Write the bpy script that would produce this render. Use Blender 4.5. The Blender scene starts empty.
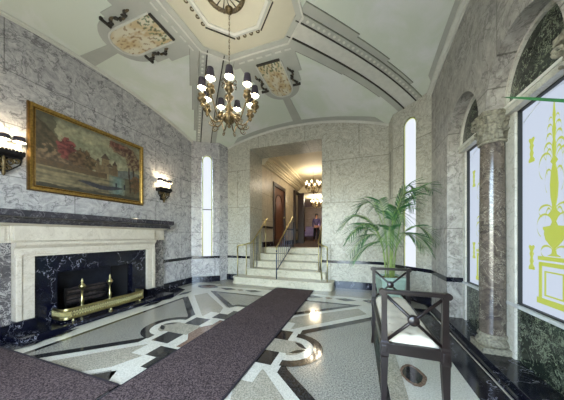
import bpy, bmesh, math, random
from mathutils import Vector, Matrix, noise
random.seed(7)
PI = math.pi
scn = bpy.context.scene
COL = scn.collection

# ------------------------------------------------------------------ materials
def lin(c):
    out = []
    for v in c[:3]:
        v = v/255.0
        out.append(v/12.92 if v <= .04045 else ((v+.055)/1.055)**2.4)
    return (out[0], out[1], out[2], 1)

def new_mat(name):
    m = bpy.data.materials.new(name); m.use_nodes = True
    nt = m.node_tree
    return m, nt, nt.nodes['Principled BSDF']

def plain(name, c, rough=.5, metal=0, spec=.5, var=.12, scale=14, bump=0):
    m, nt, b = new_mat(name)
    N, L = nt.nodes, nt.links
    b.inputs['Roughness'].default_value = rough
    b.inputs['Metallic'].default_value = metal
    b.inputs['Specular IOR Level'].default_value = spec
    g = N.new('ShaderNodeNewGeometry')
    n = N.new('ShaderNodeTexNoise'); n.inputs['Scale'].default_value = scale; n.inputs['Detail'].default_value = 4
    L.new(g.outputs['Position'], n.inputs['Vector'])
    r = N.new('ShaderNodeValToRGB')
    lc = lin(c)
    r.color_ramp.elements[0].position = .3; r.color_ramp.elements[1].position = .7
    r.color_ramp.elements[0].color = tuple(v*(1-var) for v in lc[:3])+(1,)
    r.color_ramp.elements[1].color = tuple(min(1, v*(1+var)) for v in lc[:3])+(1,)
    L.new(n.outputs['Fac'], r.inputs['Fac']); L.new(r.outputs['Color'], b.inputs['Base Color'])
    if bump:
        bp = N.new('ShaderNodeBump'); bp.inputs['Strength'].default_value = bump; bp.inputs['Distance'].default_value = .01
        L.new(n.outputs['Fac'], bp.inputs['Height']); L.new(bp.outputs['Normal'], b.inputs['Normal'])
    return m

def emit(name, c, s):
    m, nt, b = new_mat(name)
    b.inputs['Base Color'].default_value = (.05, .05, .05, 1)
    b.inputs['Emission Color'].default_value = lin(c)
    b.inputs['Emission Strength'].default_value = s
    b.inputs['Roughness'].default_value = .6
    return m

def marble(name, base, vein, dark, scale=1.6, vw=.03, vamt=.7, cloud=.5, rough=.18, joints=None, jcol=None, spec=.5, cs=2.6, v2a=1.0):
    """polished marble: clouded ground, thin veins where warped noise crosses a level, optional block joints (axis, w, h)"""
    m, nt, b = new_mat(name)
    N, L = nt.nodes, nt.links
    b.inputs['Roughness'].default_value = rough
    b.inputs['Specular IOR Level'].default_value = spec
    g = N.new('ShaderNodeNewGeometry')
    n0 = N.new('ShaderNodeTexNoise'); n0.inputs['Scale'].default_value = scale*1.3; n0.inputs['Detail'].default_value = 5
    L.new(g.outputs['Position'], n0.inputs['Vector'])
    wa = N.new('ShaderNodeMixRGB'); wa.blend_type = 'ADD'; wa.inputs['Fac'].default_value = .55
    L.new(g.outputs['Position'], wa.inputs['Color1']); L.new(n0.outputs['Color'], wa.inputs['Color2'])
    def vein_mask(sc, w, det=6):
        n = N.new('ShaderNodeTexNoise'); n.inputs['Scale'].default_value = sc; n.inputs['Detail'].default_value = det
        n.inputs['Roughness'].default_value = .6
        L.new(wa.outputs['Color'], n.inputs['Vector'])
        s = N.new('ShaderNodeMath'); s.operation = 'SUBTRACT'; s.inputs[1].default_value = .5
        L.new(n.outputs['Fac'], s.inputs[0])
        a = N.new('ShaderNodeMath'); a.operation = 'ABSOLUTE'; L.new(s.outputs[0], a.inputs[0])
        mr = N.new('ShaderNodeMapRange'); mr.inputs['From Min'].default_value = 0; mr.inputs['From Max'].default_value = w
        mr.inputs['To Min'].default_value = 1; mr.inputs['To Max'].default_value = 0
        L.new(a.outputs[0], mr.inputs['Value'])
        return mr.outputs[0]
    v1 = vein_mask(scale*1.5, vw); v2 = vein_mask(scale*4.2, vw*1.3)
    mask = N.new('ShaderNodeTexNoise'); mask.inputs['Scale'].default_value = scale*.9; mask.inputs['Detail'].default_value = 2
    L.new(g.outputs['Position'], mask.inputs['Vector'])
    mm = N.new('ShaderNodeMapRange'); mm.inputs['From Min'].default_value = .4; mm.inputs['From Max'].default_value = .62
    L.new(mask.outputs['Fac'], mm.inputs['Value'])
    v2m = N.new('ShaderNodeMath'); v2m.operation = 'MULTIPLY'; v2s = N.new('ShaderNodeMath'); v2s.operation = 'MULTIPLY'; v2s.inputs[1].default_value = v2a; L.new(v2, v2s.inputs[0]); L.new(v2s.outputs[0], v2m.inputs[0]); L.new(mm.outputs[0], v2m.inputs[1])
    mx = N.new('ShaderNodeMath'); mx.operation = 'MAXIMUM'; L.new(v1, mx.inputs[0]); L.new(v2m.outputs[0], mx.inputs[1])
    va = N.new('ShaderNodeMath'); va.operation = 'MULTIPLY'; va.inputs[1].default_value = vamt; L.new(mx.outputs[0], va.inputs[0])
    cl = N.new('ShaderNodeTexNoise'); cl.inputs['Scale'].default_value = scale*cs; cl.inputs['Detail'].default_value = 9
    cl.inputs['Roughness'].default_value = .7
    L.new(wa.outputs['Color'], cl.inputs['Vector'])
    cr = N.new('ShaderNodeMapRange'); cr.inputs['From Min'].default_value = .35; cr.inputs['From Max'].default_value = .68
    cr.inputs['To Max'].default_value = cloud
    L.new(cl.outputs['Fac'], cr.inputs['Value'])
    m1 = N.new('ShaderNodeMixRGB'); m1.inputs['Color1'].default_value = lin(base); m1.inputs['Color2'].default_value = lin(dark)
    L.new(cr.outputs[0], m1.inputs['Fac'])
    m2 = N.new('ShaderNodeMixRGB'); m2.inputs['Color2'].default_value = lin(vein)
    L.new(m1.outputs['Color'], m2.inputs['Color1']); L.new(va.outputs[0], m2.inputs['Fac'])
    out = m2.outputs['Color']
    if joints:
        ax, w, h = joints
        sp = N.new('ShaderNodeSeparateXYZ'); L.new(g.outputs['Position'], sp.inputs[0])
        cb = N.new('ShaderNodeCombineXYZ'); L.new(sp.outputs[ax], cb.inputs[0]); L.new(sp.outputs[2], cb.inputs[1])
        br = N.new('ShaderNodeTexBrick'); br.inputs['Scale'].default_value = 1
        br.inputs['Brick Width'].default_value = w; br.inputs['Row Height'].default_value = h
        br.inputs['Mortar Size'].default_value = .006; br.inputs['Mortar Smooth'].default_value = .2
        br.inputs['Color1'].default_value = (1, 1, 1, 1); br.inputs['Color2'].default_value = (.88, .88, .89, 1)
        br.inputs['Mortar'].default_value = lin(jcol) if jcol else (.55, .55, .55, 1)
        L.new(cb.outputs[0], br.inputs['Vector'])
        mu = N.new('ShaderNodeMixRGB'); mu.blend_type = 'MULTIPLY'; mu.inputs['Fac'].default_value = .8
        L.new(out, mu.inputs['Color1']); L.new(br.outputs['Color'], mu.inputs['Color2']); out = mu.outputs['Color']
    L.new(out, b.inputs['Base Color'])
    return m

def speckle(name, c1, c2, scale=160, rough=.2, thr=.55, bump=0, spec=.5):
    m, nt, b = new_mat(name)
    N, L = nt.nodes, nt.links
    b.inputs['Roughness'].default_value = rough; b.inputs['Specular IOR Level'].default_value = spec
    g = N.new('ShaderNodeNewGeometry')
    n = N.new('ShaderNodeTexNoise'); n.inputs['Scale'].default_value = scale; n.inputs['Detail'].default_value = 2
    n.inputs['Roughness'].default_value = .8
    L.new(g.outputs['Position'], n.inputs['Vector'])
    r = N.new('ShaderNodeValToRGB'); r.color_ramp.elements[0].position = thr-.13; r.color_ramp.elements[1].position = thr+.13
    r.color_ramp.elements[0].color = lin(c1); r.color_ramp.elements[1].color = lin(c2)
    L.new(n.outputs['Fac'], r.inputs['Fac'])
    n2 = N.new('ShaderNodeTexNoise'); n2.inputs['Scale'].default_value = 3; L.new(g.outputs['Position'], n2.inputs['Vector'])
    r2 = N.new('ShaderNodeValToRGB'); r2.color_ramp.elements[0].color = (.82, .82, .82, 1); r2.color_ramp.elements[1].color = (1, 1, 1, 1)
    L.new(n2.outputs['Fac'], r2.inputs['Fac'])
    mu = N.new('ShaderNodeMixRGB'); mu.blend_type = 'MULTIPLY'; mu.inputs['Fac'].default_value = 1
    L.new(r.outputs['Color'], mu.inputs['Color1']); L.new(r2.outputs['Color'], mu.inputs['Color2'])
    L.new(mu.outputs['Color'], b.inputs['Base Color'])
    if bump:
        bp = N.new('ShaderNodeBump'); bp.inputs['Strength'].default_value = bump; bp.inputs['Distance'].default_value = .01
        L.new(n.outputs['Fac'], bp.inputs['Height']); L.new(bp.outputs['Normal'], b.inputs['Normal'])
    return m

def painted(name, rough=.55):
    m, nt, b = new_mat(name)
    a = nt.nodes.new('ShaderNodeAttribute'); a.attribute_name = 'Col'
    nt.links.new(a.outputs['Color'], b.inputs['Base Color']); b.inputs['Roughness'].default_value = rough
    return m

M = {}
M['wall_l'] = marble('marble_wall_left', (200, 198, 196), (66, 64, 70), (132, 130, 134), 1.6, .016, .7, .85, .33, (1, 1.35, .62), (160, 160, 160), cs=9, spec=.3)
M['wall_b'] = marble('marble_wall_back', (200, 198, 184), (84, 80, 72), (140, 137, 124), 2.0, .011, .5, .85, .36, (0, 1.2, .95), (160, 160, 155), cs=10, spec=.3)
M['wall_r'] = marble('marble_wall_right', (184, 180, 172), (74, 70, 66), (116, 113, 107), 1.4, .016, .6, .85, .36, (1, 1.6, 1.25), (160, 160, 155), cs=7, spec=.3)
M['jamb'] = marble('marble_window_jamb', (200, 198, 186), (130, 128, 118), (160, 158, 146), 2.5, .015, .5, .6, .22)
M['cream'] = marble('cream_marble', (202, 194, 178), (156, 144, 128), (178, 168, 152), 2.2, .014, .5, .7, .2)
M['step'] = marble('step_marble', (200, 194, 172), (122, 114, 94), (164, 158, 136), 3, .016, .6, .6, .3)
M['black'] = marble('black_marble', (12, 14, 30), (190, 190, 200), (8, 8, 16), 1.2, .0035, .55, .6, .12, v2a=.3)
M['mantel'] = marble('dark_veined_marble', (58, 56, 62), (150, 146, 150), (30, 28, 34), 3.0, .014, .45, .7, .14)
M['breccia'] = marble('breccia_marble', (96, 92, 92), (196, 190, 184), (40, 38, 42), 4, .03, .7, .8, .2)
M['green'] = marble('green_marble', (32, 42, 34), (150, 158, 134), (14, 19, 16), 4.4, .020, .8, .7, .16)
M['column'] = marble('column_marble', (104, 94, 84), (178, 172, 150), (44, 38, 36), 3.6, .014, .5, .95, .16)
M['stone'] = plain('carved_stone', (124, 120, 104), .7, var=.5, scale=45, bump=.6)
M['terra'] = speckle('grey_terrazzo', (100, 98, 88), (180, 178, 164), 85, .12, .48)
M['white_t'] = speckle('white_terrazzo', (186, 184, 166), (222, 220, 204), 85, .08, .45)
M['dark_t'] = speckle('charcoal_terrazzo', (26, 26, 26), (72, 72, 70), 85, .08, .55)
M['mid_t'] = speckle('beige_terrazzo', (134, 130, 112), (190, 184, 164), 85, .12, .5)
M['brown_t'] = speckle('brown_terrazzo', (106, 84, 70), (150, 124, 104), 85, .08, .5)
M['rug'] = speckle('rug_pile', (40, 33, 33), (116, 101, 99), 90, .95, .52, bump=.5, spec=.1)
M['rug_edge'] = plain('rug_binding', (34, 28, 34), .9)
def ceiling_paint(name, c1, c2):
    m, nt, b = new_mat(name)
    N, L = nt.nodes, nt.links
    b.inputs['Roughness'].default_value = .75
    g = N.new('ShaderNodeNewGeometry')
    n = N.new('ShaderNodeTexNoise'); n.inputs['Scale'].default_value = 1.1; n.inputs['Detail'].default_value = 7
    n.inputs['Roughness'].default_value = .6; n.inputs['Distortion'].default_value = .6
    L.new(g.outputs['Position'], n.inputs['Vector'])
    r = N.new('ShaderNodeValToRGB'); r.color_ramp.elements[0].position = .46; r.color_ramp.elements[1].position = .62
    r.color_ramp.elements[0].color = lin(c1); r.color_ramp.elements[1].color = lin(c2)
    L.new(n.outputs['Fac'], r.inputs['Fac']); L.new(r.outputs['Color'], b.inputs['Base Color'])
    return m
M['ceil'] = ceiling_paint('cloud_painted_plaster', (212, 219, 204), (226, 228, 224))
M['ceil_c'] = plain('beige_plaster', (192, 188, 166), .75, var=.05, scale=3)
M['ceil_band'] = plain('grey_plaster_band', (176, 178, 168), .7, var=.05, scale=5)
M['ceil_light'] = plain('pale_plaster_moulding', (206, 206, 196), .7, var=.06)
M['ceil_dark'] = plain('dark_bronze_line', (50, 46, 38), .6)
M['gilt_dark'] = plain('aged_bronze_paint', (92, 80, 56), .55, var=.5, scale=60)
M['brass'] = plain('polished_brass', (188, 178, 126), .28, 1, var=.15, scale=20)
M['brass_old'] = plain('aged_brass', (104, 90, 64), .4, .8, var=.6, scale=50)
M['steel'] = plain('blued_steel_bar', (74, 84, 104), .3, .8)
M['black_iron'] = plain('black_iron', (22, 20, 22), .5, .4)
M['soot'] = plain('sooty_brick', (16, 15, 18), .9)
M['fire_back'] = plain('iron_fireback', (58, 60, 72), .45, .5, var=.3, scale=6)
M['log'] = plain('charred_log', (70, 60, 58), .9, var=.6, scale=25, bump=.8)
M['gold'] = plain('gilded_frame', (150, 122, 62), .42, .7, var=.35, scale=40)
M['gold_d'] = plain('dark_gilded_moulding', (96, 70, 28), .45, .6, var=.3, scale=40)
M['shade'] = plain('charcoal_lamp_shade', (54, 48, 58), .85)
M['shade_in'] = plain('white_shade_lining', (240, 236, 220), .8)
M['candle'] = plain('ivory_candle_sleeve', (232, 226, 204), .5)
M['bulb'] = emit('lit_bulb', (255, 236, 196), 12)
M['bulb_s'] = emit('lit_sconce_bulb', (255, 226, 170), 5)
M['glass'] = emit('frosted_daylit_glass', (222, 234, 255), .41)
M['glass_n'] = emit('frosted_daylit_narrow_glass', (236, 242, 255), .53)
M['stain'] = emit('yellow_green_stained_glass', (204, 220, 70), .39)
M['frame_w'] = plain('pale_window_frame', (188, 192, 190), .4)
M['frame_d'] = plain('dark_window_seal', (30, 34, 34), .5)
M['wood'] = plain('dark_mahogany', (22, 14, 13), .3, var=.4, scale=18)
M['leather'] = plain('cream_leather', (206, 200, 182), .4, var=.05)
M['button'] = plain('leather_button', (150, 142, 124), .5)
M['door'] = plain('walnut_door', (104, 62, 42), .35, var=.25, scale=9)
M['door_d'] = plain('dark_door_trim', (44, 26, 22), .4)
M['hall_wall'] = marble('hall_marble', (196, 184, 160), (120, 106, 84), (164, 150, 124), 1.8, .014, .5, .6, .42, (1, 1.3, .8), (150, 140, 120))
M['hall_ceil'] = plain('hall_plaster', (206, 194, 164), .7, var=.05, scale=3)
M['hall_floor'] = plain('hall_brown_carpet', (70, 48, 42), .9, var=.25, scale=60)
M['ceil_edge'] = plain('dark_grey_moulding', (132, 134, 122), .7)
M['leaf'] = plain('palm_leaf', (38, 88, 46), .45, var=.4, scale=12)
M['leaf2'] = plain('pale_palm_leaf', (104, 142, 82), .45, var=.3, scale=12)
M['stem'] = plain('palm_stem', (128, 148, 80), .5, var=.25, scale=20)
M['soil'] = plain('mossy_soil', (120, 110, 52), .9, var=.6, scale=60, bump=.6)
M['celadon'] = plain('celadon_glaze', (146, 166, 152), .12, var=.12, scale=9)
M['skin'] = plain('skin', (168, 120, 96), .5, var=.05)
M['hair'] = plain('dark_hair', (30, 22, 22), .6)
M['coat'] = plain('dark_purple_clothing', (62, 52, 92), .7)
M['trouser'] = plain('black_trousers', (22, 20, 30), .7)
M['paint'] = painted('oil_paint', .42)
M['fresco'] = painted('fresco_paint', .7)
M['violet'] = emit('lit_violet_lamp_shade', (198, 170, 240), 2.5)
M['blue_uph'] = plain('pale_violet_upholstery', (150, 140, 190), .7)

# ------------------------------------------------------------------ mesh builder
class MB:
    def __init__(s):
        s.bm = bmesh.new(); s.mats = []
    def mi(s, m):
        if m not in s.mats: s.mats.append(m)
        return s.mats.index(m)
    def face(s, pts, m, smooth=False):
        vs = [s.bm.verts.new(p) for p in pts]
        f = s.bm.faces.new(vs); f.material_index = s.mi(m); f.smooth = smooth
        return f
    def grid(s, P, m, closed_u=False, closed_v=False, smooth=True):
        V = [[s.bm.verts.new(p) for p in row] for row in P]
        nu, nv = len(V), len(V[0]); i = s.mi(m)
        for a in range(nu if closed_u else nu-1):
            for b in range(nv if closed_v else nv-1):
                q = (V[a][b], V[(a+1) % nu][b], V[(a+1) % nu][(b+1) % nv], V[a][(b+1) % nv])
                try:
                    f = s.bm.faces.new(q); f.material_index = i; f.smooth = smooth
                except ValueError: pass
        return V
    def box(s, x0, x1, y0, y1, z0, z1, m, bev=0):
        if bev:
            b2 = bmesh.new()
            bmesh.ops.create_cube(b2, size=1)
            for v in b2.verts:
                v.co = Vector(((x0+x1)/2+v.co.x*(x1-x0), (y0+y1)/2+v.co.y*(y1-y0), (z0+z1)/2+v.co.z*(z1-z0)))
            bmesh.ops.bevel(b2, geom=list(b2.edges), offset=bev, segments=2, profile=.5, affect='EDGES')
            s.merge(b2, m); return
        c = [(x, y, z) for x in (x0, x1) for y in (y0, y1) for z in (z0, z1)]
        V = [s.bm.verts.new(p) for p in c]; i = s.mi(m)
        for q in ((0, 1, 3, 2), (4, 6, 7, 5), (0, 4, 5, 1), (2, 3, 7, 6), (0, 2, 6, 4), (1, 5, 7, 3)):
            s.bm.faces.new([V[k] for k in q]).material_index = i
    def merge(s, b2, m, T=None):
        i = s.mi(m); mp = {}
        for v in b2.verts:
            mp[v] = s.bm.verts.new(T @ v.co if T else v.co)
        for f in b2.faces:
            try:
                g = s.bm.faces.new([mp[v] for v in f.verts]); g.material_index = i; g.smooth = f.smooth
            except ValueError: pass
        b2.free()
    def prism(s, pts, z0, z1, m, tr=None, side=None):
        """extrude polygon pts(a,b) from z0 to z1; tr maps (a,b,c)->xyz"""
        tr = tr or (lambda a, b, c: (a, b, c))
        A = [s.bm.verts.new(tr(a, b, z0)) for a, b in pts]
        B = [s.bm.verts.new(tr(a, b, z1)) for a, b in pts]
        i = s.mi(m); j = s.mi(side) if side else i
        s.bm.faces.new(A).material_index = i; s.bm.faces.new(B[::-1]).material_index = i
        n = len(pts)
        for k in range(n):
            s.bm.faces.new((A[k], B[k], B[(k+1) % n], A[(k+1) % n])).material_index = j
    def lathe(s, prof, m, c=(0, 0, 0), n=20, smooth=True, T=None):
        P = []
        for k in range(n):
            a = 2*PI*k/n
            row = []
            for r, z in prof:
                p = Vector((c[0]+r*math.cos(a), c[1]+r*math.sin(a), c[2]+z))
                row.append(T @ p if T else p)
            P.append(row)
        s.grid(P, m, closed_u=True, smooth=smooth)
    def tube(s, path, r, m, n=8, cap=True):
        path = [Vector(p) for p in path]
        rs = r if isinstance(r, (list, tuple)) else [r]*len(path)
        P = []; up = Vector((0, 0, 1))
        for k, p in enumerate(path):
            t = (path[min(k+1, len(path)-1)]-path[max(k-1, 0)]).normalized()
            a = t.cross(up)
            if a.length < .05: a = t.cross(Vector((0, 1, 0)))
            a.normalize(); b = t.cross(a)
            P.append([p+a*math.cos(2*PI*q/n)*rs[k]+b*math.sin(2*PI*q/n)*rs[k] for q in range(n)])
        V = s.grid(P, m, closed_v=True)
        if cap:
            i = s.mi(m)
            for ring in (V[0], V[-1]):
                try: s.bm.faces.new(ring).material_index = i
                except ValueError: pass
    def ball(s, c, r, m, n=12, sc=(1, 1, 1)):
        prof = [(max(1e-4, r*math.sin(PI*k/8))*1, -r*math.cos(PI*k/8)*sc[2]) for k in range(9)]
        s.lathe(prof, m, c, n)
    def build(s, name, parent=None):
        bmesh.ops.recalc_face_normals(s.bm, faces=s.bm.faces)
        me = bpy.data.meshes.new(name); s.bm.to_mesh(me); s.bm.free()
        for m in s.mats: me.materials.append(M[m])
        o = bpy.data.objects.new(name, me); COL.objects.link(o)
        if parent: o.parent = parent
        return o

def tag(o, label=None, cat=None, group=None, kind=None):
    if label: o['label'] = label
    if cat: o['category'] = cat
    if group: o['group'] = group
    if kind: o['kind'] = kind
    return o
def thing(name, label, cat, loc=(0, 0, 0), rz=0, group=None):
    o = bpy.data.objects.new(name, None); COL.objects.link(o)
    o.location = loc; o.rotation_euler = (0, 0, rz); o.empty_display_size = .1
    return tag(o, label, cat, group)
def struct(mb, name, parent=None):
    o = mb.build(name, parent)
    if not parent: o['kind'] = 'structure'
    return o
def copy_tree(o, parent=None):
    c = o.copy(); COL.objects.link(c)
    if parent: c.parent = parent
    for ch in list(o.children): copy_tree(ch, c)
    return c

# ------------------------------------------------------------------ room layout (metres, camera stands at x=0,y=0)
XL, XR, YB, YF = -3.9, 1.12, 5.05, -.6
CX, CY = -1.41, 2.17
def ceil(x, y):
    a = min(1.0, abs(x+1.39)/2.51); b = min(1.0, abs(y-2.23)/2.82)
    a2, b2 = a*a, b*b
    return 3.87-.07*(a2+b2-a2*b2)-.52*a2*b2
def frange(a, b, n): return [a+(b-a)*k/n for k in range(n+1)]

# ---- floor with inlaid terrazzo pattern (layers half a millimetre apart, one mesh)
F0 = (-1.45, 2.17)
mb = MB()
mb.box(-4.2, 1.5, -.8, 5.2, -.1, 0, 'terra')
def inlay(pts, m, lay, quad=True, dx=1, dy=1):
    """polygon given by offsets (u,w) from the pattern centre, mirrored in both axes"""
    for sx in ((1, -1) if quad else (dx,)):
        for sy in ((1, -1) if quad else (dy,)):
            P = [(F0[0]+sx*u, F0[1]+sy*w) for u, w in pts]
            if sx*sy < 0: P = P[::-1]
            mb.face([(x, y, .0006*lay) for x, y in P], m)
# outer white frame of the room floor
inlay([(1.66, 0), (2.25, 0), (2.25, 2.3), (1.66, 2.3)], 'white_t', 1)
inlay([(0, 1.70), (1.66, 1.70), (1.66, 2.15), (0, 2.15)], 'white_t', 1)
inlay([(0, 2.15), (1.66, 2.15), (1.66, 2.6), (0, 2.6)], 'mid_t', 1)
inlay([(1.60, 0), (1.66, 0), (1.66, 1.70), (1.60, 1.64)], 'dark_t', 2)
inlay([(0, 1.63), (1.60, 1.63), (1.66, 1.70), (0, 1.70)], 'dark_t', 2)
# diagonal arms
inlay([(.72, .30), (1.66, 1.15), (1.66, 1.70), (1.50, 1.70), (.52, .84), (.40, .60)], 'white_t', 3)
inlay([(.66, .42), (1.56, 1.29), (1.44, 1.52), (.60, .84), (.50, .60)], 'mid_t', 4)
inlay([(.80, .28), (.88, .38), (1.62, 1.06), (1.62, 1.19), (.78, .42), (.74, .34)], 'dark_t', 5)
inlay([(.0, .98), (.42, .98), (.50, .86), (1.44, 1.64), (1.32, 1.64), (.52, .99), (.46, 1.06), (0, 1.06)], 'dark_t', 5)
inlay([(0, .84), (.44, .84), (.52, .78), (.58, .84), (.50, .92), (.42, .98), (0, .98)], 'white_t', 5)
# centre frame with stepped corners
inlay([(0, 0), (.80, 0), (.80, .44), (.66, .44), (.66, .62), (.50, .62), (.50, .86), (0, .86)], 'white_t', 6)
inlay([(.48, .13), (.71, .13), (.71, .36), (.48, .36)], 'dark_t', 7)
inlay([(.24, .42), (.50, .42), (.50, .60), (.36, .60), (.36, .76), (.12, .76), (.12, .58), (.24, .58)], 'dark_t', 7)
inlay([(0, 0), (.44, 0), (.44, .10), (.34, .22), (.34, .38), (.10, .38), (.10, .54), (0, .54)], 'brown_t', 7)
inlay([(.44, 0), (.80, 0), (.80, .13), (.44, .13)], 'mid_t', 8)
# half rings bulging at the two sides
for sx in (1, -1):
    def arc(r, n=18, a0=-PI/2, a1=PI/2): return [(F0[0]+sx*(.78+r*math.cos(a)), F0[1]-.01+r*math.sin(a)) for a in frange(a0, a1, n)]
    def ringband(r0, r1, m, lay, a0=-PI/2, a1=PI/2):
        A, B = arc(r0, 18, a0, a1), arc(r1, 18, a0, a1)
        for k in range(18):
            mb.face([(p[0], p[1], .0006*lay) for p in (A[k], A[k+1], B[k+1], B[k])], m)
    ringband(.24, .335, 'dark_t', 9); ringband(.15, .24, 'white_t', 9)
    ringband(.0, .15, 'mid_t', 9)
    for s2 in (1, -1):
        lp = []
        for k in range(11):
            t = k/10; lp.append((.80+.15*t, s2*(.11-.10*t+.035*math.sin(PI*t))))
        for k in range(10, -1, -1):
            t = k/10; lp.append((.80+.15*t, s2*(.11-.10*t-.03*math.sin(PI*t))))
        mb.face([(F0[0]+sx*u, F0[1]+w, .0006*10) for u, w in lp[:-1]], 'dark_t')
# border ornaments: pointed lozenges, corner ellipses
def lozenge(cx, cy, a, b, ang, m, lay, n=14):
    pts = []
    for k in range(n):
        t = 2*PI*k/n; r = 1
        x, y = a*math.copysign(abs(math.cos(t))**1.0, math.cos(t)), b*math.copysign(abs(math.sin(t))**1.6, math.sin(t))
        pts.append((cx+x*math.cos(ang)-y*math.sin(ang), cy+x*math.sin(ang)+y*math.cos(ang), .0006*lay))
    mb.face(pts, m)
def diamond(cx, cy, a, b, m, lay): mb.face([(cx-a, cy, .0006*lay), (cx, cy-b, .0006*lay), (cx+a, cy, .0006*lay), (cx, cy+b, .0006*lay)], m)
for sx in (1, -1):
    for sy in (1, -1):
        gx, gy = F0[0]+sx*1.78, F0[1]+sy*1.98
        lozenge(gx, gy, .27, .16, 0, 'dark_t', 11); lozenge(gx, gy, .20, .10, 0, 'brown_t', 12)
        for off in (1.22, .62):
            diamond(F0[0]+sx*off, F0[1]+sy*1.94, .2, .085, 'dark_t', 11)
        diamond(F0[0]+sx*.92, F0[1]+sy*1.94, .08, .05, 'brown_t', 11)
        for off in (1.35, .62):
            diamond(F0[0]+sx*1.84, F0[1]+sy*off, .07, .2, 'dark_t', 11)
mb.face([(.21, -.5, .0072), (.33, -.5, .0072), (.33, 2.9, .0072), (.21, 3.3, .0072)], 'mid_t')
lozenge(.42, 2.07, .10, .16, 0, 'brown_t', 11); lozenge(.415, 2.07, .075, .12, 0, 'dark_t', 12)
# dark marble margins laid in the floor
mb.face([(.80, -.7, .001), (1.02, -.7, .001), (1.02, 4.0, .001), (.80, 4.0, .001)], 'black')
mb.face([(1.0, -.7, .009), (1.012, -.7, .009), (1.012, 4.0, .009), (1.0, 4.0, .009)], 'white_t')
mb.face([(-3.9, .9, .009), (-3.36, .9, .009), (-3.22, 1.3, .009), (-3.36, 1.75, .009), (-3.36, 2.85, .009), (-3.22, 3.1, .009), (-3.5, 3.75, .009), (-3.9, 3.9, .009)], 'black')
struct(mb, 'floor')

# ---- ceiling: shallow domed vault
mb = MB()
xs, ys = frange(XL-.05, XR+.12, 44), frange(YF-.05, YB+.12, 48)
mb.grid([[(x, y, ceil(x, y)) for y in ys] for x in xs], 'ceil')
mb.grid([[(x, y, ceil(x, y)+.12) for y in ys] for x in xs], 'ceil')
struct(mb, 'ceiling')

def drape(mb, pts, d, m, step=.14):
    """plaster relief: polygon following the vault, standing d below it"""
    b2 = bmesh.new()
    f = b2.faces.new([b2.verts.new((x, y, 0)) for x, y in pts])
    x0, x1 = min(p[0] for p in pts), max(p[0] for p in pts); y0, y1 = min(p[1] for p in pts), max(p[1] for p in pts)
    bmesh.ops.triangulate(b2, faces=list(b2.faces))
    x = math.floor(x0/step)*step
    while x < x1:
        bmesh.ops.bisect_plane(b2, geom=list(b2.verts)+list(b2.edges)+list(b2.faces), plane_co=(x, 0, 0), plane_no=(1, 0, 0)); x += step
    y = math.floor(y0/step)*step
    while y < y1:
        bmesh.ops.bisect_plane(b2, geom=list(b2.verts)+list(b2.edges)+list(b2.faces), plane_co=(0, y, 0), plane_no=(0, 1, 0)); y += step
    for v in b2.verts: v.co.z = ceil(v.co.x, v.co.y)-d
    be = [e for e in b2.edges if len(e.link_faces) == 1]
    r = bmesh.ops.extrude_edge_only(b2, edges=be)
    for v in [g for g in r['geom'] if isinstance(g, bmesh.types.BMVert)]: v.co.z += d+.01
    mb.merge(b2, m)
def dstrip(mb, p, q, w, d, m):
    p, q = Vector(p), Vector(q); t = (q-p).normalized(); n = Vector((-t.y, t.x))*w/2
    drape(mb, [tuple(p+n), tuple(q+n), tuple(q-n), tuple(p-n)], d, m)
def dring(mb, A, B, d, m):
    n = len(A)
    for k in range(n):
        drape(mb, [A[k], A[(k+1) % n], B[(k+1) % n], B[k]], d, m)
def octo(ax, ay, sx, sy): # apothems and half side lengths
    o = [(ax, -sy), (ax, sy), (sx, ay), (-sx, ay), (-ax, sy), (-ax, -sy), (-sx, -ay), (sx, -ay)]
    return [(CX+a, CY+b) for a, b in o]
mb = MB()
drape(mb, octo(.68, .68, .44, .42), .006, 'ceil_c', .3)
dring(mb, octo(.68, .68, .44, .42), octo(.75, .75, .47, .46), .02, 'ceil_band')
dring(mb, octo(.75, .75, .47, .46), octo(.77, .77, .48, .47), .03, 'ceil_light')
struct(mb, 'trim_1')
# inner octagon frame with beads and bronze bars
t = thing('ceiling_octagon_frame', 'octagonal plaster frame with bronze bars and beads around the ceiling medallion', 'ceiling moulding', (CX, CY, 3.85))
mb = MB()
dring(mb, octo(.39, .39, .16, .16), octo(.42, .42, .175, .175), .022, 'ceil_light')
dring(mb, octo(.42, .42, .175, .175), octo(.45, .45, .185, .185), .016, 'ceil_band')
def localize(o, t):
    o.data.transform(Matrix.Translation(-Vector(t.location))); return o
localize(mb.build('moulding', t), t)
O8 = octo(.47, .47, .195, .195)
for k in (1, 3, 5, 7):
    mb = MB(); dstrip(mb, O8[k], O8[(k+1) % 8], .012, .02, 'ceil_dark')
    localize(mb.build('bronze_bar', t), t)
for k in (0, 2, 4, 6):
    mb = MB(); p, q = Vector(O8[k]), Vector(O8[(k+1) % 8])
    for j in range(4 if k in (0, 4) else 4):
        c = p.lerp(q, (j+.5)/4)
        pts = [(c.x+.026*math.cos(a), c.y+.026*math.sin(a)) for a in frange(0, 2*PI, 12)[:-1]]
        pin = [(c.x+.014*math.cos(a), c.y+.014*math.sin(a)) for a in frange(0, 2*PI, 12)[:-1]]
        dring(mb, pin, pts, .016, 'gilt_dark')
    localize(mb.build('bead_row', t), t)
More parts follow.
